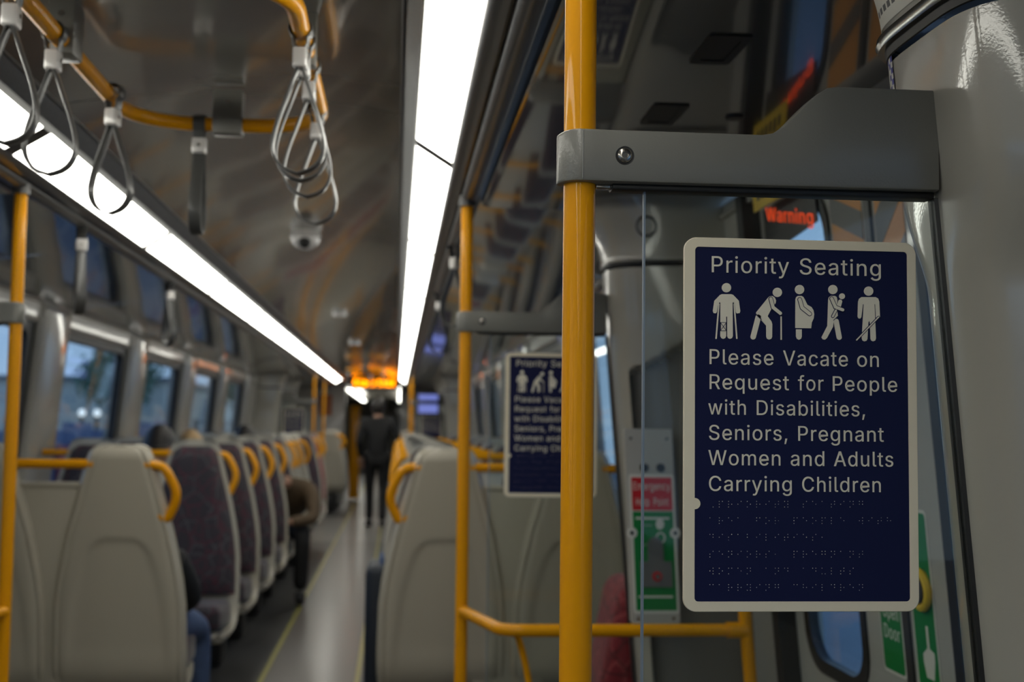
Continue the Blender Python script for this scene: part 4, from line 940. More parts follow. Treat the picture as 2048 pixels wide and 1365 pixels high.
pts = [(0.22, 0.19), (0.86, 0.19), (0.86, 0.32), (0.70, 0.32), (0.70, 0.40)] + [(0.54 + 0.16 * math.cos(PI * i / 10), 0.40 + 0.045 * math.sin(PI * i / 10)) for i in range(1, 10)] + [(0.38, 0.40), (0.38, 0.32), (0.22, 0.32)]
m.prism(pts, hp, 0.0075, 0.012); m.build('speaker_box', 'greylab', t)
c = hp(0.55, 0.245, 0.012)
m = MB(); m.cyl(c, c - Vector((0, 0.004, 0)), 0.0125, 24); m.build('call_button_ring', 'red', t)
m = MB(); m.cyl(c - Vector((0, 0.004, 0)), c - Vector((0, 0.008, 0)), 0.007, 24); m.build('call_button', 'steel', t)
# round speaker in pillar head
m = MB(); cs = []
for a in [2 * PI * i / 28 for i in range(28)]: cs.append(Vector((0.648 + 0.026 * math.cos(a), 3.232 + 0.0, 1.805 + 0.026 * math.sin(a))))
m.tube(cs, 0.003, 8, closed=True)
props(m.build('speaker_ring', 'dark'), 'dark round ring set in the top of the far right pillar', 'speaker')

# stickers on the near pillar
def a_of(yo, z): return math.degrees(math.asin(math.copysign(min(1, (abs(yo) / 0.185)) ** (pil_n(z) / 2), yo)))
def decal(name, lab, cell, a0, a1, z0, z1, nu, nv, bulge, cols, Yc=1.3, curve=0):
    m = MB()
    for i in range(nu):
        for j in range(nv):
            mi = cell(i, j)
            if mi is None: continue
            P4 = []
            for (p, q) in ((i, j), (i + 1, j), (i + 1, j + 1), (i, j + 1)):
                z_ = z0 + (z1 - z0) * q / nv; P4.append(pil_pt(Yc, 1, a_of(a0 + (a1 - a0) * p / nu, z_), z_, bulge=bulge, off=0.0012))
            m.add(P4, [(0, 1, 2, 3)], mi)
    return props(m.build(name, cols, recalc=False), lab, 'sticker')
def cell(i, j):
    if j >= 34 or i >= 17 - 0:                      # checkered border
        pass
    b = (i < 4) or (j > 27)
    if b:
        return 1 if ((i // 2 + j // 2) % 2) else 0
    # little standing figure
    fx, fy = i - 13, j
    if 8 < fy < 22 and abs(fx) < 2: return 2 if fy > 14 else 3
    if 22 <= fy < 25 and abs(fx) < 1.2: return 4
    return 0
decal('police_sticker', 'white sticker with blue checkered border near the top of the pillar', cell, 0.078, 0.172, 1.60, 1.706, 22, 32, 0.0, ['white', 'bluelab', 'dark', 'bluelab', 'skin'])
def cell2(i, j):
    if 3 < j < 6 and i % 3 != 2 and 4 < i < 30: return 1
    if 9 < j < 11 and i % 4 != 2 and 8 < i < 28: return 1
    return 0
decal('notice_sticker', 'white notice with small dark lettering above the pillar trim band', cell2, -0.03, 0.17, 1.742, 1.80, 44, 16, 0.004, ['white', 'dark'])

# ------------------------------------------------------------------ ring rail with straps
def ring(y0, lab, suffix):
    t = thing('ring_rail', lab, 'rail', (XC, y0 + 0.5, 1.98))
    x0, x1, ya, yb, r = -0.636, -0.184, y0, y0 + 1.02, 0.16
    path = [(u, v, 1.98) for u, v in rrect(x0, x1, ya, yb, r, 10)]
    P2 = []
    for i, p in enumerate(path):
        q = path[(i + 1) % len(path)]
        P2.append(p)
        L = math.dist(p, q)
        for k in range(1, int(L / 0.05)): P2.append(tuple(p[j] + (q[j] - p[j]) * k / int(L / 0.05) for j in range(3)))
    m = MB(); m.tube(P2, 0.0165, 20, closed=True); m.build('oval_tube', 'yellow', t, ang=60)
    for (x, y, rot) in ((-0.412, yb, 0), (-0.636, ya + 0.42, 1), (-0.184, ya + 0.42, 1), (-0.42, ya, 0)):
        m = MB(); w_, d_ = (0.035, 0.024) if not rot else ((0.024, 0.036) if x < -0.4 else (0.018, 0.02))
        m.box((x - w_, y - d_, 1.955), (x + w_, y + d_, 2.062), 0.004)
        o = m.build('ceiling_mount', 'bracket', t)
        m = MB(); m.cyl((x, y - d_ - 0.002, 2.03), (x, y - d_ + 0.002, 2.03), 0.006, 12); m.build('bolt', 'steel', o)
    return t
ring(1.965, 'yellow oval overhead rail hanging from the ceiling at upper left', '')
ring(15.9, 'distant yellow oval overhead rail above the far doorway', '')

def make_strap(lab, r=0.018, zt=0.0):
    """hangs from a rail at the local origin; band width along local X"""
    t = thing('hanging_strap', lab, 'strap', (0, 0, 0))
    W = 0.014
    def band(pts, closed, name, mt, th=0.0022):
        m = MB(); rows = []
        N = len(pts)
        for i in range(N + (1 if closed else 0)):
            p = pts[i % N]; a = pts[(i - 1) % N] if closed else pts[max(i - 1, 0)]; b = pts[(i + 1) % N] if closed else pts[min(i + 1, N - 1)]
            ty, tz = b[0] - a[0], b[1] - a[1]; L = math.hypot(ty, tz) or 1; ny, nz = -tz / L, ty / L
            rows.append([Vector((sx2 * (W - (0.0012 if abs(k) == 2 else 0)), p[0] + ny * o, p[1] + nz * o)) for sx2, o, k in ((-1, -th * 0.5, 1), (-1, th * 0.5, 1), (-0.8, th, 0), (0.8, th, 0), (1, th * 0.5, 1), (1, -th * 0.5, 1), (0.8, -th, 0), (-0.8, -th, 0))])
        m.grid(rows, closed=True); return m.build(name, mt, t, ang=60)
    top = [(-0.004, -0.045), (-0.012, -0.028)] + [((r + 0.002) * math.sin(a), (r + 0.002) * math.cos(a)) for a in [math.radians(-140 + 280 * i / 20) for i in range(21)]] + [(0.012, -0.028), (0.004, -0.045)]
    band(top, False, 'rail_loop', 'strap')
    m = MB(); m.box((-0.017, -0.013, -0.072), (0.017, 0.013, -0.034), 0.005, 3); cl_ = m.build('clamp', 'clamp', t)
    m = MB(); m.cyl((0, -0.0135, -0.052), (0, -0.0145, -0.052), 0.004, 12); m.build('rivet', 'steel', cl_)
    prof = [(0.0, 0.003), (0.1, 0.010), (0.25, 0.020), (0.45, 0.034), (0.62, 0.043), (0.76, 0.0455), (0.88, 0.038), (0.96, 0.022), (1.0, 0.0)]
    L = 0.195; Z0 = -0.068
    R = [];  N = 36
    for i in range(N + 1):
        u = i / N; 
        # parametrise more finely at the bottom
        v = math.sin(u * PI / 2)
        R.append((lerp_smooth(prof, v), Z0 - L * v))
    loop = R + [(-y, z) for y, z in R[::-1][1:]]
    band(loop, False, 'hand_loop', 'strap')
    return t
def lerp_smooth(tab, x):
    for i in range(len(tab) - 1):
        if x <= tab[i + 1][0]:
            p0 = tab[max(i - 1, 0)]; p1 = tab[i]; p2 = tab[i + 1]; p3 = tab[min(i + 2, len(tab) - 1)]
            t_ = (x - p1[0]) / (p2[0] - p1[0])
            m1 = (p2[1] - p0[1]) / max(p2[0] - p0[0], 1e-6) * (p2[0] - p1[0]); m2 = (p3[1] - p1[1]) / max(p3[0] - p1[0], 1e-6) * (p2[0] - p1[0])
            if i == len(tab) - 2: m2 = m1 * 2.2
            return (2 * t_**3 - 3 * t_**2 + 1) * p1[1] + (t_**3 - 2 * t_**2 + t_) * m1 + (-2 * t_**3 + 3 * t_**2) * p2[1] + (t_**3 - t_**2) * m2
    return tab[-1][1]
proto = make_strap('x')
ZR = 1.98
SPOT = [(-0.478, 2.985, ZR, 0, 'dark strap seen edge-on, hanging from the far bar of the overhead oval rail', 1),
        (-0.636, 2.06, ZR, 90, 'looped grey strap cut off by the upper left corner of the view', 1),
        (-0.636, 2.31, ZR, 90, 'looped grey strap on the left bar of the oval rail, nearest whole one', 1),
        (-0.622, 2.73, ZR, 75, 'looped grey strap on the left bar of the oval rail, just before the far bend', 1),
        (-0.184, 2.235, ZR, 86, 'looped grey strap nearest on the right bar of the oval rail', 1),
        (-0.184, 2.30, ZR, 94, 'looped grey strap second on the right bar of the oval rail', 1),
        (-0.184, 2.46, ZR, 90, 'looped grey strap third on the right bar of the oval rail', 1),
        (-0.190, 2.80, ZR, 84, 'looped grey strap farthest along the right bar of the oval rail', 1),
        (-1.010, 4.06, 1.888, 20, 'dark strap under the left light row, the nearer of two', 2),
        (-1.010, 5.62, 1.888, 35, 'dark strap under the left light row, the farther of two', 2),
        (0.190, 4.30, 1.888, 60, 'dark strap with white clamp beside the second yellow pole', 3),
        (0.190, 5.85, 1.888, 60, 'small dark strap under the right light row, beyond the second pole', 3),
        (-0.636, 16.3, ZR, 90, 'distant strap on the left bar of the far oval rail', 4), (-0.184, 16.3, ZR, 90, 'distant strap on the right bar of the far oval rail', 4),
        (-0.36, 16.92, ZR, 0, 'distant strap on the end bar of the far oval rail', 4)]
for i, (x, y, z, rz, lab, g) in enumerate(SPOT):
    o = proto if i == 0 else copy_tree(proto)
    o.location = (x, y, z); o.rotation_euler = (0, 0, math.radians(rz)); o['label'] = lab
    o['group'] = {1: 'straps on the near oval rail', 2: 'straps under the left lights', 3: 'straps under the right lights', 4: 'straps on the far oval rail'}[g]
    if g in (2, 3): o.scale = (1.1, 1.0, 1.05)

# dome camera on the ceiling
t = thing('dome_camera', 'white dome security camera on the ceiling in the middle distance', 'camera', (-0.39, 5.2, 2.06))
m = MB(); m.cyl((-0.39, 5.2, 2.045), (-0.39, 5.2, 2.075), 0.066, 32, 0.058); m.build('base_ring', 'clamp', t)
m = MB(); m.sphere((-0.39, 5.2, 2.045), (0.06, 0.06, 0.052), 28, 16); dm_ = m.build('dome', 'clamp', t)
m = MB(); m.sphere((-0.39, 5.155, 2.018), (0.026, 0.02, 0.024), 20, 12); m.build('lens', 'black', dm_)
for yy, lab in ((9.0, 'round ceiling sensor beyond the dome camera'), (12.2, 'round ceiling sensor furthest along the saloon ceiling')):
    m = MB(); m.cyl((-0.42, yy, 2.045), (-0.42, yy, 2.075), 0.05, 24, 0.055)
    props(m.build('ceiling_sensor', 'clamp'), lab, 'sensor')
# loudspeaker grille near ring
m = MB(); m.cyl((-0.42, 2.2, 2.066), (-0.42, 2.2, 2.075), 0.09, 32)
props(m.build('speaker_grille', 'grille'), 'round perforated speaker grille in the ceiling inside the oval rail', 'speaker')

# far poles
for x, y, lab in ((-1.007, 15.4, 'distant yellow pole on the left at the far screen'), (-1.007, 17.5, 'distant yellow pole on the left past the far doorway'),
                  (0.187, 15.4, 'distant yellow pole on the right at the far screen'), (0.187, 17.5, 'distant yellow pole on the right past the far doorway')):
    pole(x, y, 0, 1.885, lab)
# info screens at far right
t = thing('information_screen', 'blue glowing two-part information screen on the right near the far doorway', 'screen', (0.38, 15.25, 1.53))
m = MB(); m.box((0.25, 15.31, 1.41), (0.51, 15.35, 1.67), 0.008); m.build('screen_housing', 'black', t)
m = MB(); m.box((0.262, 15.302, 1.585), (0.498, 15.312, 1.655)); m.build('upper_display', 'screen', t)
m = MB(); m.box((0.262, 15.302, 1.43), (0.498, 15.312, 1.535)); m.build('lower_display', 'screen', t)
t = thing('notice_board', 'brown orange poster on the pale panel behind the far left poles', 'poster', (-1.15, 20.55, 1.4))
m = MB(); m.box((-1.25, 20.55, 1.42), (-1.05, 20.565, 1.76)); m.build('poster', 'rust', t)
m = MB(); m.box((-1.72, 20.58, 0), (-0.86, 20.62, 1.95), 0.01); props(m.build('partition', 'wall'), 'pale partition panel behind the far left poles', 'partition')

# ------------------------------------------------------------------ seats
SW = [(0.24, 0.20), (0.30, 0.228), (0.43, 0.238), (0.62, 0.234), (0.71, 0.224), (0.80, 0.207), (0.895, 0.186), (0.99, 0.160), (1.06, 0.141), (1.127, 0.123), (1.16, 0.110), (1.175, 0.098), (1.184, 0.080), (1.188, 0.055)]
PITCH = 0.482
def back_y(z): # forward offset of the shell surface, forward = +
    return -0.085 * (z - 0.45) / 0.73 if z > 0.45 else 0.0
def seat_unit(red=False):
    """double seat facing +Y, aisle side at +X; origin on the floor at the aisle edge below the back"""
    t = thing('double_seat', 'x', 'seat', (0, 0, 0))
    fab = 'fabric_red' if red else 'fabric'
    for k in (0, 1):
        cx = -0.238 - k * PITCH
        # shell: path down the back and under the cushion
        path = [(back_y(z), z, lerp_tab(SW, z), 0) for z in [1.188, 1.184, 1.175, 1.16, 1.14, 1.127, 1.09, 1.06, 1.03, 0.99, 0.95, 0.93, 0.91, 0.895, 0.885, 0.875, 0.865, 0.855, 0.845, 0.835, 0.82, 0.80, 0.76, 0.71, 0.66, 0.62, 0.56, 0.50, 0.45]]
        path += [(0.006, 0.40, 0.237, 0), (0.022, 0.355, 0.236, 0), (0.05, 0.315, 0.234, 0), (0.10, 0.285, 0.230, 0), (0.20, 0.270, 0.222, 0), (0.34, 0.275, 0.212, 0), (0.44, 0.295, 0.202, 0), (0.465, 0.32, 0.198, 0)]
        S = [-1, -0.985, -0.96, -0.93, -0.90, -0.885, -0.87] + [-0.85 + 1.70 * i / 34 for i in range(35)] + [0.87, 0.885, 0.90, 0.93, 0.96, 0.985, 1]
        rows = []; inner = []
        for i, (y, z, w_, _) in enumerate(path):
            a, b = path[max(i - 1, 0)], path[min(i + 1, len(path) - 1)]
            ty, tz = b[0] - a[0], b[1] - a[1]; L = math.hypot(ty, tz) or 1
            ny, nz = -tz / L, ty / L          # points forward/up (to the sitter)
            if ny < 0 and z > 0.45: ny, nz = -ny, -nz
            r = []; r2 = []
            wp = lerp_tab([(0.3, 0.170), (0.52, 0.168), (0.66, 0.150), (0.76, 0.124), (0.81, 0.104), (0.84, 0.082), (0.855, 0.055), (0.862, 0.0)], z)
            for s_ in S:
                x = s_ * w_
                d = 0.0
                e = (1 - abs(s_)) * w_
                d += 0.030 * (1 - sstep(0.0, 0.022, e))            # wrap round the edge
                d += 0.007 * math.exp(-((e - 0.030) / 0.006) ** 2)   # groove inside the rim
                if z > 0.42:
                    d += 0.007 * sstep(wp + 0.004, wp - 0.006, abs(x)) * sstep(0.862, 0.848, z) if z < 0.862 else 0
                    if z > 1.155: d += 0.030 * sstep(1.155, 1.188, z) * 0.8
                r.append(Vector((cx + x, y + ny * d, z + nz * d)))
                r2.append(Vector((cx + x * 0.985, y + ny * 0.034, z + nz * 0.034)))
            rows.append(r); inner.append(r2)
        m = MB(); m.grid(rows); m.grid(inner, flip=True)
        n_ = len(S)
        m.grid([rows[0], inner[0]]); m.grid([rows[-1], inner[-1]])
        m.grid([[r[0] for r in rows], [r[0] for r in inner]]); m.grid([[r[-1] for r in rows], [r[-1] for r in inner]])
        m.build('seat_shell', 'shell', t, ang=70)
        # back cushion
        rows = []
        zc = [0.46, 0.47, 0.50, 0.56, 0.64, 0.72, 0.80, 0.88, 0.96, 1.03, 1.09, 1.13, 1.15, 1.160]
        for z in zc:
            w_ = lerp_tab(SW, z) - 0.016; y0_ = back_y(z) + 0.030
            if z > 1.14: w_ -= (z - 1.14) * 1.2
            th = 0.055 * math.sqrt(max(0, 1 - max(0, (z - 1.08) / 0.085) ** 2)) * (0.6 + 0.4 * sstep(0.46, 0.5, z))
            rows.append([Vector((cx + s_ * w_, y0_ + th * (1 - abs(s_) ** 6) + 0.012 * abs(s_) ** 2 * (1 - abs(s_) ** 6), z)) for s_ in [i / 12 for i in range(-12, 13)]])
        m = MB(); m.grid(rows); m.build('backrest_cushion', fab, t, ang=80)
        m = MB(); m.box((cx - 0.205, 0.05, 0.335), (cx + 0.205, 0.475, 0.455), 0.035, 4, xf=lambda p: Vector((p.x, p.y, p.z + 0.03 * (p.y / 0.475) - 0.02)))
        m.build('seat_cushion', fab, t, ang=80)
    # filler panel between the two backs
    m = MB(); c0 = -0.238 - PITCH / 2
    m.box((c0 - 0.13, 0.030, 0.30), (c0 + 0.13, 0.048, 1.052), 0.008, xf=lambda p: Vector((p.x, p.y + back_y(p.z), p.z)))
    m.box((c0 - 0.14, 0.024, 1.035), (c0 + 0.14, 0.052, 1.058), 0.008, xf=lambda p: Vector((p.x, p.y + back_y(p.z), p.z)))
    m.build('filler_panel', 'shell', t)
    # grab handle
    yb = 0.018
    P_ = [(-0.96, yb + back_y(1.12), 1.122), (-0.15, yb + back_y(1.12), 1.122), (-0.085, yb + back_y(1.12), 1.118), (-0.032, yb + back_y(1.02), 1.015), (-0.078, yb + back_y(0.93), 0.928), (-0.095, yb + back_y(0.92), 0.935)]
    P_[4] = (-0.072, yb + back_y(0.93), 0.925); P_[5] = (-0.11, yb + back_y(0.94), 0.945)
    m = MB(); m.tube(smooth_path(P_, 0.045), 0.0165, 14); m.build('grab_handle', 'yellow', t, ang=60)
    # pedestal
    m = MB(); m.box((-0.80, 0.10, 0.0), (-0.16, 0.34, 0.27), 0.02); m.build('pedestal', 'black', t)
    return t
def mirror_unit(src, red=False):
    """same seat with the aisle on the other side (aisle at -X)"""
    r = src.copy(); COL.objects.link(r); WLOC[r.name] = Vector()
    for ch in src.children:
        me = ch.data.copy()
        for v in me.vertices: v.co.x = -v.co.x
        me.flip_normals()
        c = bpy.data.objects.new(ch.name.split('.')[0], me); COL.objects.link(c); c.parent = r
    return r
LA = seat_unit(); RA = mirror_unit(LA); LR = seat_unit(True); RR = mirror_unit(LR)
used = set()
AXL, AXR = -0.732, -0.058
ROWS = [(4.60, 'a', 0), (6.16, 't', 0), (7.06, 't', 0), (7.95, 't', 0), (8.86, 't', 0), (9.76, 't', 0), (10.45, 'a', 0), (11.35, 'a', 0), (12.9, 't', 0), (13.75, 't', 1), (18.5, 'a', 0), (19.4, 'a', 0)]
names = ['first', 'second', 'third', 'fourth', 'fifth', 'sixth', 'seventh', 'eighth', 'ninth', 'tenth', 'eleventh', 'twelfth']
for sd, nm in ((-1, 'left'), (1, 'right')):
    for k, (y, d, red) in enumerate(ROWS):
        # left/away: aisle at +X facing +Y = LA ; left/toward = RA turned; right/away = RA ; right/toward = LA turned
        base = (LR if red else LA) if (sd < 0) == (d == 'a') else (RR if red else RA)
        if base.name in used: o = copy_tree(base)
        else: o = base; used.add(base.name)
        ax = AXL if sd < 0 else AXR
        o.rotation_euler = (0, 0, 0 if d == 'a' else PI)
        o.location = (ax, y, 0)
        face = 'grey plastic back' if d == 'a' else ('red fabric' if red else 'dark patterned fabric')
        if sd < 0 and k == 0: lab = 'nearest double seat on the left, pale plastic backs turned to the viewer'
        elif k == 0: lab = 'nearest double seat on the right, pale plastic backs behind the second priority sign'
        else: lab = '%s double seat from the front on the %s side, %s towards the viewer' % (names[k], nm, face)
        o['label'] = lab; o['group'] = 'double seats on the %s of the aisle' % nm
for b in (LR, RR, LA, RA):
    if b.name not in used:
        for c in list(b.children): bpy.data.objects.remove(c)
        bpy.data.objects.remove(b)

# ------------------------------------------------------------------ people
def skin_obj(name, nodes, edges, root, mt, parent, sub=2):
    """nodes: dict name -> (Vector, radius)"""
    keys = list(nodes); bm = bmesh.new(); lay = bm.verts.layers.skin.verify()
    vs = {}
    for k in keys:
        v = bm.verts.new(nodes[k][0]); r = nodes[k][1]; v[lay].radius = (r, r) if not isinstance(r, tuple) else r; v[lay].use_root = (k == root); vs[k] = v
    for a, b in edges: bm.edges.new((vs[a], vs[b]))
    me = bpy.data.meshes.new(name); bm.to_mesh(me); bm.free(); me.materials.append(M[mt])
    o = bpy.data.objects.new(name, me); COL.objects.link(o); o.parent = parent
    s = o.modifiers.new('Skin', 'SKIN'); s.use_smooth_shade = True
    q = o.modifiers.new('Subdivision', 'SUBSURF'); q.levels = sub; q.render_levels = sub
    return o
def head(parent, c, yaw, pitch, hairm, hl=0.0, s=1.0, nm='head'):
    c = c + WLOC[parent.name]
    R = Matrix.Rotation(yaw, 4, 'Z') @ Matrix.Rotation(pitch, 4, 'X')     # face looks to local -Y
    def T(m): 
        for i in range(len(m.v)): m.v[i] = c + (R @ (m.v[i] * s))
        return m
    m = MB()
    def shape(p):
        x, y, z = p
        k = 1 - 0.32 * max(0, -z) ** 1.3
        return Vector((x * k, y * (1 - 0.12 * max(0, -z)) - 0.06 * max(0, -z), z))
    m.sphere((0, 0, 0), (0.076, 0.097, 0.118), 24, 18, fn=shape)
    m.sphere((0, -0.100, -0.018), (0.013, 0.018, 0.026), 10, 8)                 # nose
    for sx in (-1, 1):
        m.sphere((sx * 0.076, 0.005, -0.01), (0.010, 0.018, 0.030), 10, 8)      # ears
        m.sphere((sx * 0.032, -0.083, 0.036), (0.022, 0.010, 0.006), 10, 6)     # brow
    h = T(m).build(nm, 'skin', parent, ang=80)
    m = MB()
    for sx in (-1, 1): m.sphere((sx * 0.030, -0.084, 0.014), (0.013, 0.009, 0.008), 10, 8)
    T(m).build('eyes', 'eye', h)
    m = MB(); m.sphere((0, -0.089, -0.062), (0.024, 0.010, 0.008), 10, 8); T(m).build('mouth', 'lip', h)
    m = MB()
    def hs(p):
        x, y, z = p
        lim = 0.15 + 0.35 * max(0, -y)
        if y > -0.1: lim = -0.72 - hl
        if z < lim: z = lim + (z - lim) * 0.15
        return Vector((x, y, z))
    m.sphere((0, 0.010, 0.014), (0.086, 0.106, 0.120), 24, 18, fn=hs)
    T(m).build('hair', hairm, h, ang=80)
def hand(parent, p, dirv, sd, s=1.0):
    """hand with palm, four fingers and a thumb, one skinned mesh"""
    d = dirv.normalized(); up = Vector((0, 0, 1)); side_ = d.cross(up).normalized() if abs(d.z) < 0.95 else Vector((1, 0, 0))
    nrm = side_.cross(d)
    N = {'w': (p, 0.024), 'p': (p + d * 0.05, 0.026)}; E = [('w', 'p')]
    for i, (o, L) in enumerate(((-0.03, 0.070), (-0.010, 0.080), (0.010, 0.076), (0.028, 0.060))):
        b = p + d * 0.085 + side_ * o
        N['k%d' % i] = (b, 0.0095); N['m%d' % i] = (b + d * L * 0.5 - nrm * 0.012, 0.0085); N['t%d' % i] = (b + d * L * 0.8 - nrm * 0.035, 0.0075)
        E += [('p', 'k%d' % i), ('k%d' % i, 'm%d' % i), ('m%d' % i, 't%d' % i)]
    N['a'] = (p + d * 0.03 - side_ * 0.035 * sd, 0.012); N['b'] = (p + d * 0.07 - side_ * 0.055 * sd, 0.010)
    E += [('p', 'a'), ('a', 'b')]
    skin_obj('hand', N, E, 'w', 'skin', parent)
def person(lab, J, top='cblack', legs='cblack', hairm='hair', yaw=0, pitch=0, hl=0.0, shoes='cblack', grp=None):
    """J: world joint positions"""
    V = {k: Vector(v) for k, v in J.items()}
    base = Vector((V['pelvis'].x, V['pelvis'].y, 0))
    t = thing('person', lab, 'person', base, grp)
    for k in V: V[k] = V[k] - base
    neck, chest, pel = V['neck'], V['chest'], V['pelvis']
    hd = V['head']
    B = {'pelvis': (pel, 0.10), 'belly': ((pel + chest) / 2, 0.095), 'chest': (chest, 0.105), 'neck': (neck, 0.05), 'headb': (neck + (hd - neck) * 0.75, 0.048)}
    E = [('pelvis', 'belly'), ('belly', 'chest'), ('chest', 'neck'), ('neck', 'headb')]
    for s_ in ('l', 'r'):
        B[s_ + 'sh'] = (V[s_ + 'sh'], 0.050); B[s_ + 'el'] = (V[s_ + 'el'], 0.036); B[s_ + 'wr'] = (V[s_ + 'wr'], 0.025)
        B[s_ + 'hip'] = (V[s_ + 'hip'], 0.080); B[s_ + 'kn'] = (V[s_ + 'kn'], 0.050); B[s_ + 'an'] = (V[s_ + 'an'], 0.034)
        E += [('chest', s_ + 'sh'), (s_ + 'sh', s_ + 'el'), (s_ + 'el', s_ + 'wr'), ('pelvis', s_ + 'hip'), (s_ + 'hip', s_ + 'kn'), (s_ + 'kn', s_ + 'an')]
    skin_obj('body', B, E, 'pelvis', 'skin', t)
    K = {k: (B[k][0], B[k][1] * 1.22 + 0.008) for k in ('pelvis', 'belly', 'chest', 'lsh', 'rsh', 'lel', 'rel')}
    K['neck'] = (chest + (neck - chest) * 0.95, 0.062)
    for s_ in 'lr': K[s_ + 'hip'] = (B[s_ + 'hip'][0] + (B[s_ + 'kn'][0] - B[s_ + 'hip'][0]) * 0.10, 0.112)
    for s_ in 'lr': K[s_ + 'wr'] = (B[s_ + 'el'][0] + (B[s_ + 'wr'][0] - B[s_ + 'el'][0]) * 0.92, 0.040)
    skin_obj('jacket', K, [e for e in E if e[0] in K and e[1] in K], 'pelvis', top, t)
    K = {k: (B[k][0], B[k][1] * 1.14 + 0.008) for k in ('pelvis', 'lhip', 'rhip', 'lkn', 'rkn')}
    for s_ in 'lr': K[s_ + 'an'] = (B[s_ + 'kn'][0] + (B[s_ + 'an'][0] - B[s_ + 'kn'][0]) * 1.03, 0.052)
    skin_obj('trousers', K, [e for e in E if e[0] in K and e[1] in K], 'pelvis', legs, t)
    for s_ in 'lr':
        a, f = V[s_ + 'an'], V[s_ + 'toe']; heel = a + (a - f).normalized() * 0.03
        heel.z = f.z + 0.0
        skin_obj('shoe', {'a': (a + Vector((0, 0, -0.02)), 0.045), 'h': (Vector((heel.x, heel.y, f.z + 0.005)), 0.036), 'm': ((a + f) / 2 * 1.0 + Vector((0, 0, -0.02)), 0.042), 't': (f, 0.034)}, [('a', 'h'), ('a', 'm'), ('m', 't')], 'a', shoes, t)
        dv = V[s_ + 'wr'] - V[s_ + 'el']
        hand(t, V[s_ + 'wr'], dv, 1 if s_ == 'l' else -1)
    head(t, hd, yaw, pitch, hairm, hl)
    return t
def off(d, o): return {k: (v[0] + o[0], v[1] + o[1], v[2] + o[2]) for k, v in d.items()}
# standing, walking away
person('person in black seen from behind, walking down the middle of the aisle', off(dict(pelvis=(0, 0, 0.90), chest=(0, -0.01, 1.24), neck=(0, 0.0, 1.38), head=(0, 0.02, 1.50),
       lsh=(-0.17, 0, 1.31), lel=(-0.225, -0.04, 1.06), lwr=(-0.20, 0.10, 0.86), rsh=(0.17, 0, 1.31), rel=(0.265, -0.05, 1.08), rwr=(0.17, 0.16, 0.93),
       lhip=(-0.085, 0, 0.86), lkn=(-0.09, 0.10, 0.48), lan=(-0.09, 0.10, 0.085), ltoe=(-0.09, 0.26, 0.035), rhip=(0.085, 0, 0.86), rkn=(0.08, 0.0, 0.48), ran=(0.08, -0.22, 0.10), rtoe=(0.08, -0.08, 0.035)), (-0.235, 15.9, 0)), yaw=PI, hl=0.25)
# hunched in brown, leaning into the aisle from the sixth seat
person('person in brown jacket hunched forward on an aisle seat at the left', off(dict(pelvis=(0, 0, 0.53), chest=(0.13, -0.26, 0.80), neck=(0.07, -0.40, 0.86), head=(0.0, -0.50, 0.86),
       lsh=(0.27, -0.33, 0.80), lel=(0.30, -0.46, 0.60), lwr=(0.12, -0.58, 0.58), rsh=(-0.04, -0.31, 0.82), rel=(-0.12, -0.42, 0.62), rwr=(0.0, -0.58, 0.58),
       lhip=(0.10, -0.04, 0.53), lkn=(0.22, -0.50, 0.50), lan=(0.21, -0.47, 0.10), ltoe=(0.22, -0.63, 0.035), rhip=(-0.09, -0.04, 0.53), rkn=(-0.10, -0.48, 0.52), ran=(-0.10, -0.44, 0.10), rtoe=(-0.10, -0.60, 0.035)), (-0.87, 9.55, 0)), top='cbrown', pitch=0.7)
def seated(lab, x, y, face, top, legs, hairm, hz=1.17, hl=0.0, lean=0.0, shoes='cblack', spread=0.0, hp=0.35, grp=None, kz=0.52, ez=0.68):
    """face +1: looks to +Y (away); -1: looks to the viewer"""
    f = face
    J = dict(pelvis=(0, 0.14 * f, 0.53), chest=(lean * 0.5, 0.10 * f, hz - 0.30), neck=(lean * 0.8, 0.11 * f, hz - 0.14), head=(lean, 0.15 * f, hz - 0.02))
    for s_, sg_ in (('l', -1), ('r', 1)):
        J[s_ + 'sh'] = (lean * 0.6 + sg_ * 0.165, 0.11 * f, hz - 0.24); J[s_ + 'el'] = (lean * 0.4 + sg_ * 0.20, 0.20 * f, ez); J[s_ + 'wr'] = (sg_ * 0.08, 0.42 * f, ez - 0.04)
        J[s_ + 'hip'] = (sg_ * 0.09, 0.16 * f, 0.53); J[s_ + 'kn'] = (sg_ * 0.11 + spread, 0.58 * f, kz); J[s_ + 'an'] = (sg_ * 0.12 + spread, 0.56 * f, 0.10); J[s_ + 'toe'] = (sg_ * 0.12 + spread, 0.70 * f, 0.035)
    return person(lab, off(J, (x, y, 0)), top, legs, hairm, yaw=(PI if f > 0 else 0), pitch=hp * 1.0, hl=hl, shoes=shoes, grp=grp)
seated('passenger in black top and jeans on the nearest left seat, hidden by its back', -0.965, 4.68, 1, 'cblack', 'jeans', 'hair', hz=0.98, spread=0.06, hp=0.5, kz=0.44, ez=0.60)
seated('dark-haired passenger whose head shows above the third seat on the left', -1.255, 6.98, -1, 'jeans', 'cblack', 'hair', hz=1.15, hp=0.55)
seated('fair-haired passenger partly hidden behind the dark-haired one on the left', -1.33, 8.45, -1, 'cblack', 'jeans', 'blond', hz=1.12)
seated('dark-haired passenger far along the left windows, only the crown showing', -1.26, 10.5, 1, 'cblack', 'cblack', 'hair', hz=1.15, hp=0.4)

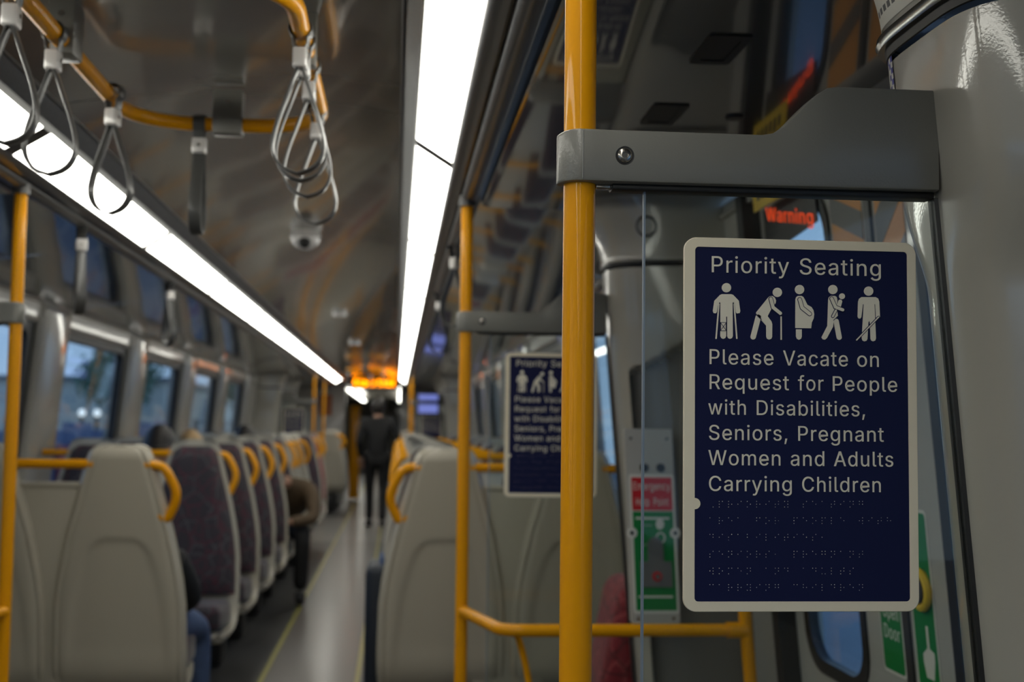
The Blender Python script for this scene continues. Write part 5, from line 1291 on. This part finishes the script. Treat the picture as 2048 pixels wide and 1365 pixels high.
t = thing('folding_seat', 'red patterned folding seat beside the help point pillar, behind the low rail', 'seat', (0.68, 3.95, 0))
m = MB(); m.box((0.60, 3.78, 0.36), (0.80, 4.12, 0.80), 0.05, 4, xf=lambda p: Vector((p.x + 0.09 * (p.z - 0.36) / 0.44 * (1 if p.x < 0.7 else 0.2), p.y, p.z))); m.build('cushion', 'fabric_red', t, ang=80)
m = MB(); m.box((0.78, 3.85, 0.0), (0.93, 4.05, 0.40), 0.01); m.build('wall_mount', 'dark', t)
# suitcase by the right hand seats
t = thing('suitcase', 'dark navy suitcase standing at the aisle edge beside the right seats', 'suitcase', (-0.02, 5.25, 0))
m = MB(); m.box((-0.115, 5.14, 0.05), (0.10, 5.47, 0.70), 0.035, 4); m.build('case_body', 'navy', t)
for a in ((-0.08, 5.19), (0.07, 5.19), (-0.08, 5.42), (0.07, 5.42)):
    m = MB(); m.cyl((a[0] - 0.01, a[1], 0.025), (a[0] + 0.01, a[1], 0.025), 0.025, 16); m.build('wheel', 'black', t)
m = MB(); m.tube(smooth_path([(-0.05, 5.22, 0.695), (-0.05, 5.22, 0.725), (-0.05, 5.38, 0.725), (-0.05, 5.38, 0.695)], 0.02), 0.009, 10); m.build('carry_handle', 'jeans', t)

# ------------------------------------------------------------------ outside the windows
g = MB(); g.box((-60, -20, -1.3), (-2.2, 80, -1.1)); g.box((1.6, -20, -1.3), (60, 80, -1.1)); props(g.build('ground', 'concrete'), 'grey ground outside the windows on both sides of the train', 'ground', kind='structure')
def tree(x, y, h, r, lab):
    t = thing('tree', lab, 'tree', (x, y, -1.1), 'trees outside the left windows' if x < 0 else None)
    m = MB(); m.tube([(x, y, -1.1), (x + 0.1, y, -1.1 + h * 0.5), (x, y + 0.1, -1.1 + h * 0.8)], [0.22, 0.15, 0.07], 10); m.build('trunk', 'bark', t)
    m = MB()
    rnd = random.Random(int(x * 10 + y))
    for k in range(260):
        a = rnd.uniform(0, 2 * PI); b = rnd.uniform(-1, 1); q = r * rnd.uniform(0.55, 1.0)
        c = Vector((x + q * math.cos(a) * math.sqrt(1 - b * b), y + q * math.sin(a) * math.sqrt(1 - b * b), -1.1 + h * 0.72 + q * b * 0.9))
        for _ in range(6):
            d = Vector((rnd.uniform(-1, 1), rnd.uniform(-1, 1), rnd.uniform(-1, 1))).normalized() * 0.16; e = Vector((rnd.uniform(-1, 1), rnd.uniform(-1, 1), rnd.uniform(-1, 1))).normalized() * 0.12
            c2 = c + Vector((rnd.uniform(-.3, .3), rnd.uniform(-.3, .3), rnd.uniform(-.3, .3)))
            m.add([c2 - d, c2 + e, c2 + d, c2 - e], [(0, 1, 2, 3)])
    m.build('foliage', 'leaf', t, recalc=False)
tree(-13.0, 60.0, 6.4, 1.9, 'green tree seen through the second left window')
tree(-8.7, 75.0, 6.5, 1.9, 'green tree seen through the far left windows')
def building(x0, x1, y0, y1, z1, mt, lab, floors):
    t = thing('building', lab, 'building', ((x0 + x1) / 2, (y0 + y1) / 2, -1.1))
    m = MB(); m.box((x0, y0, -1.1), (x1, y1, z1), 0.05); m.build('walls', mt, t)
    m = MB(); m.box((x0 - 0.2, y0 - 0.2, z1), (x1 + 0.2, y1 + 0.2, z1 + 0.25)); m.build('roof', 'concrete', t)
    fx = x1 if x0 < 0 else x0
    for fl_ in range(floors):
        for k in range(int((y1 - y0) / 4)):
            m = MB(); z = 0.2 + fl_ * 3.0; y = y0 + 1 + k * 4; m.box((fx - 0.05, y, z), (fx + 0.05, y + 1.8, z + 1.3)); m.build('window', 'navy', t)
building(-20, -11.6, 64, 100, 3.3, 'beige', 'pale building seen through the third left window', 1)
building(-30, -18, 14, 36, 1.3, 'blueb', 'low blue grey building outside the left windows', 1)
building(14, 22, 8, 30, 2.2, 'blueb', 'low blue grey building outside the right hand doors', 1)
m = MB()
for k in range(12): m.box((-6.0, 10 + k * 2.2, -1.1), (-5.9, 11.9 + k * 2.2, 1.12 if k % 3 else 1.25), 0.02)
props(m.build('hoarding', 'blueb'), 'blue panel fence beyond the platform outside the left windows', 'fence')
for y, z0 in ((19.6, 1.0), (22.4, 0.85)):
    m = MB(); m.box((-5.85, y, -0.6), (-5.8, y + 1.3, z0)); props(m.build('poster_panel', 'pink'), 'pink poster panel %s on the fence outside the left window' % ('nearer' if y < 21 else 'farther'), 'poster')
for i, (x, y, z) in enumerate(((-7.8, 32, 1.40), (-7.5, 32.3, 1.40), (5.3, 12.0, 2.0))):
    t = thing('platform_lamp', ['platform lamp glowing white outside the left window, nearer one', 'platform lamp glowing white outside the left window, farther one', 'platform lamp outside the right hand windows'][i], 'lamp', (x, y, -1.1))
    m = MB(); m.cyl((x, y, -1.1), (x, y, z), 0.05, 12); m.build('lamp_post', 'dark', t)
    m = MB(); m.sphere((x, y, z + 0.1), 0.09); m.build('lamp_globe', 'lampw', t)
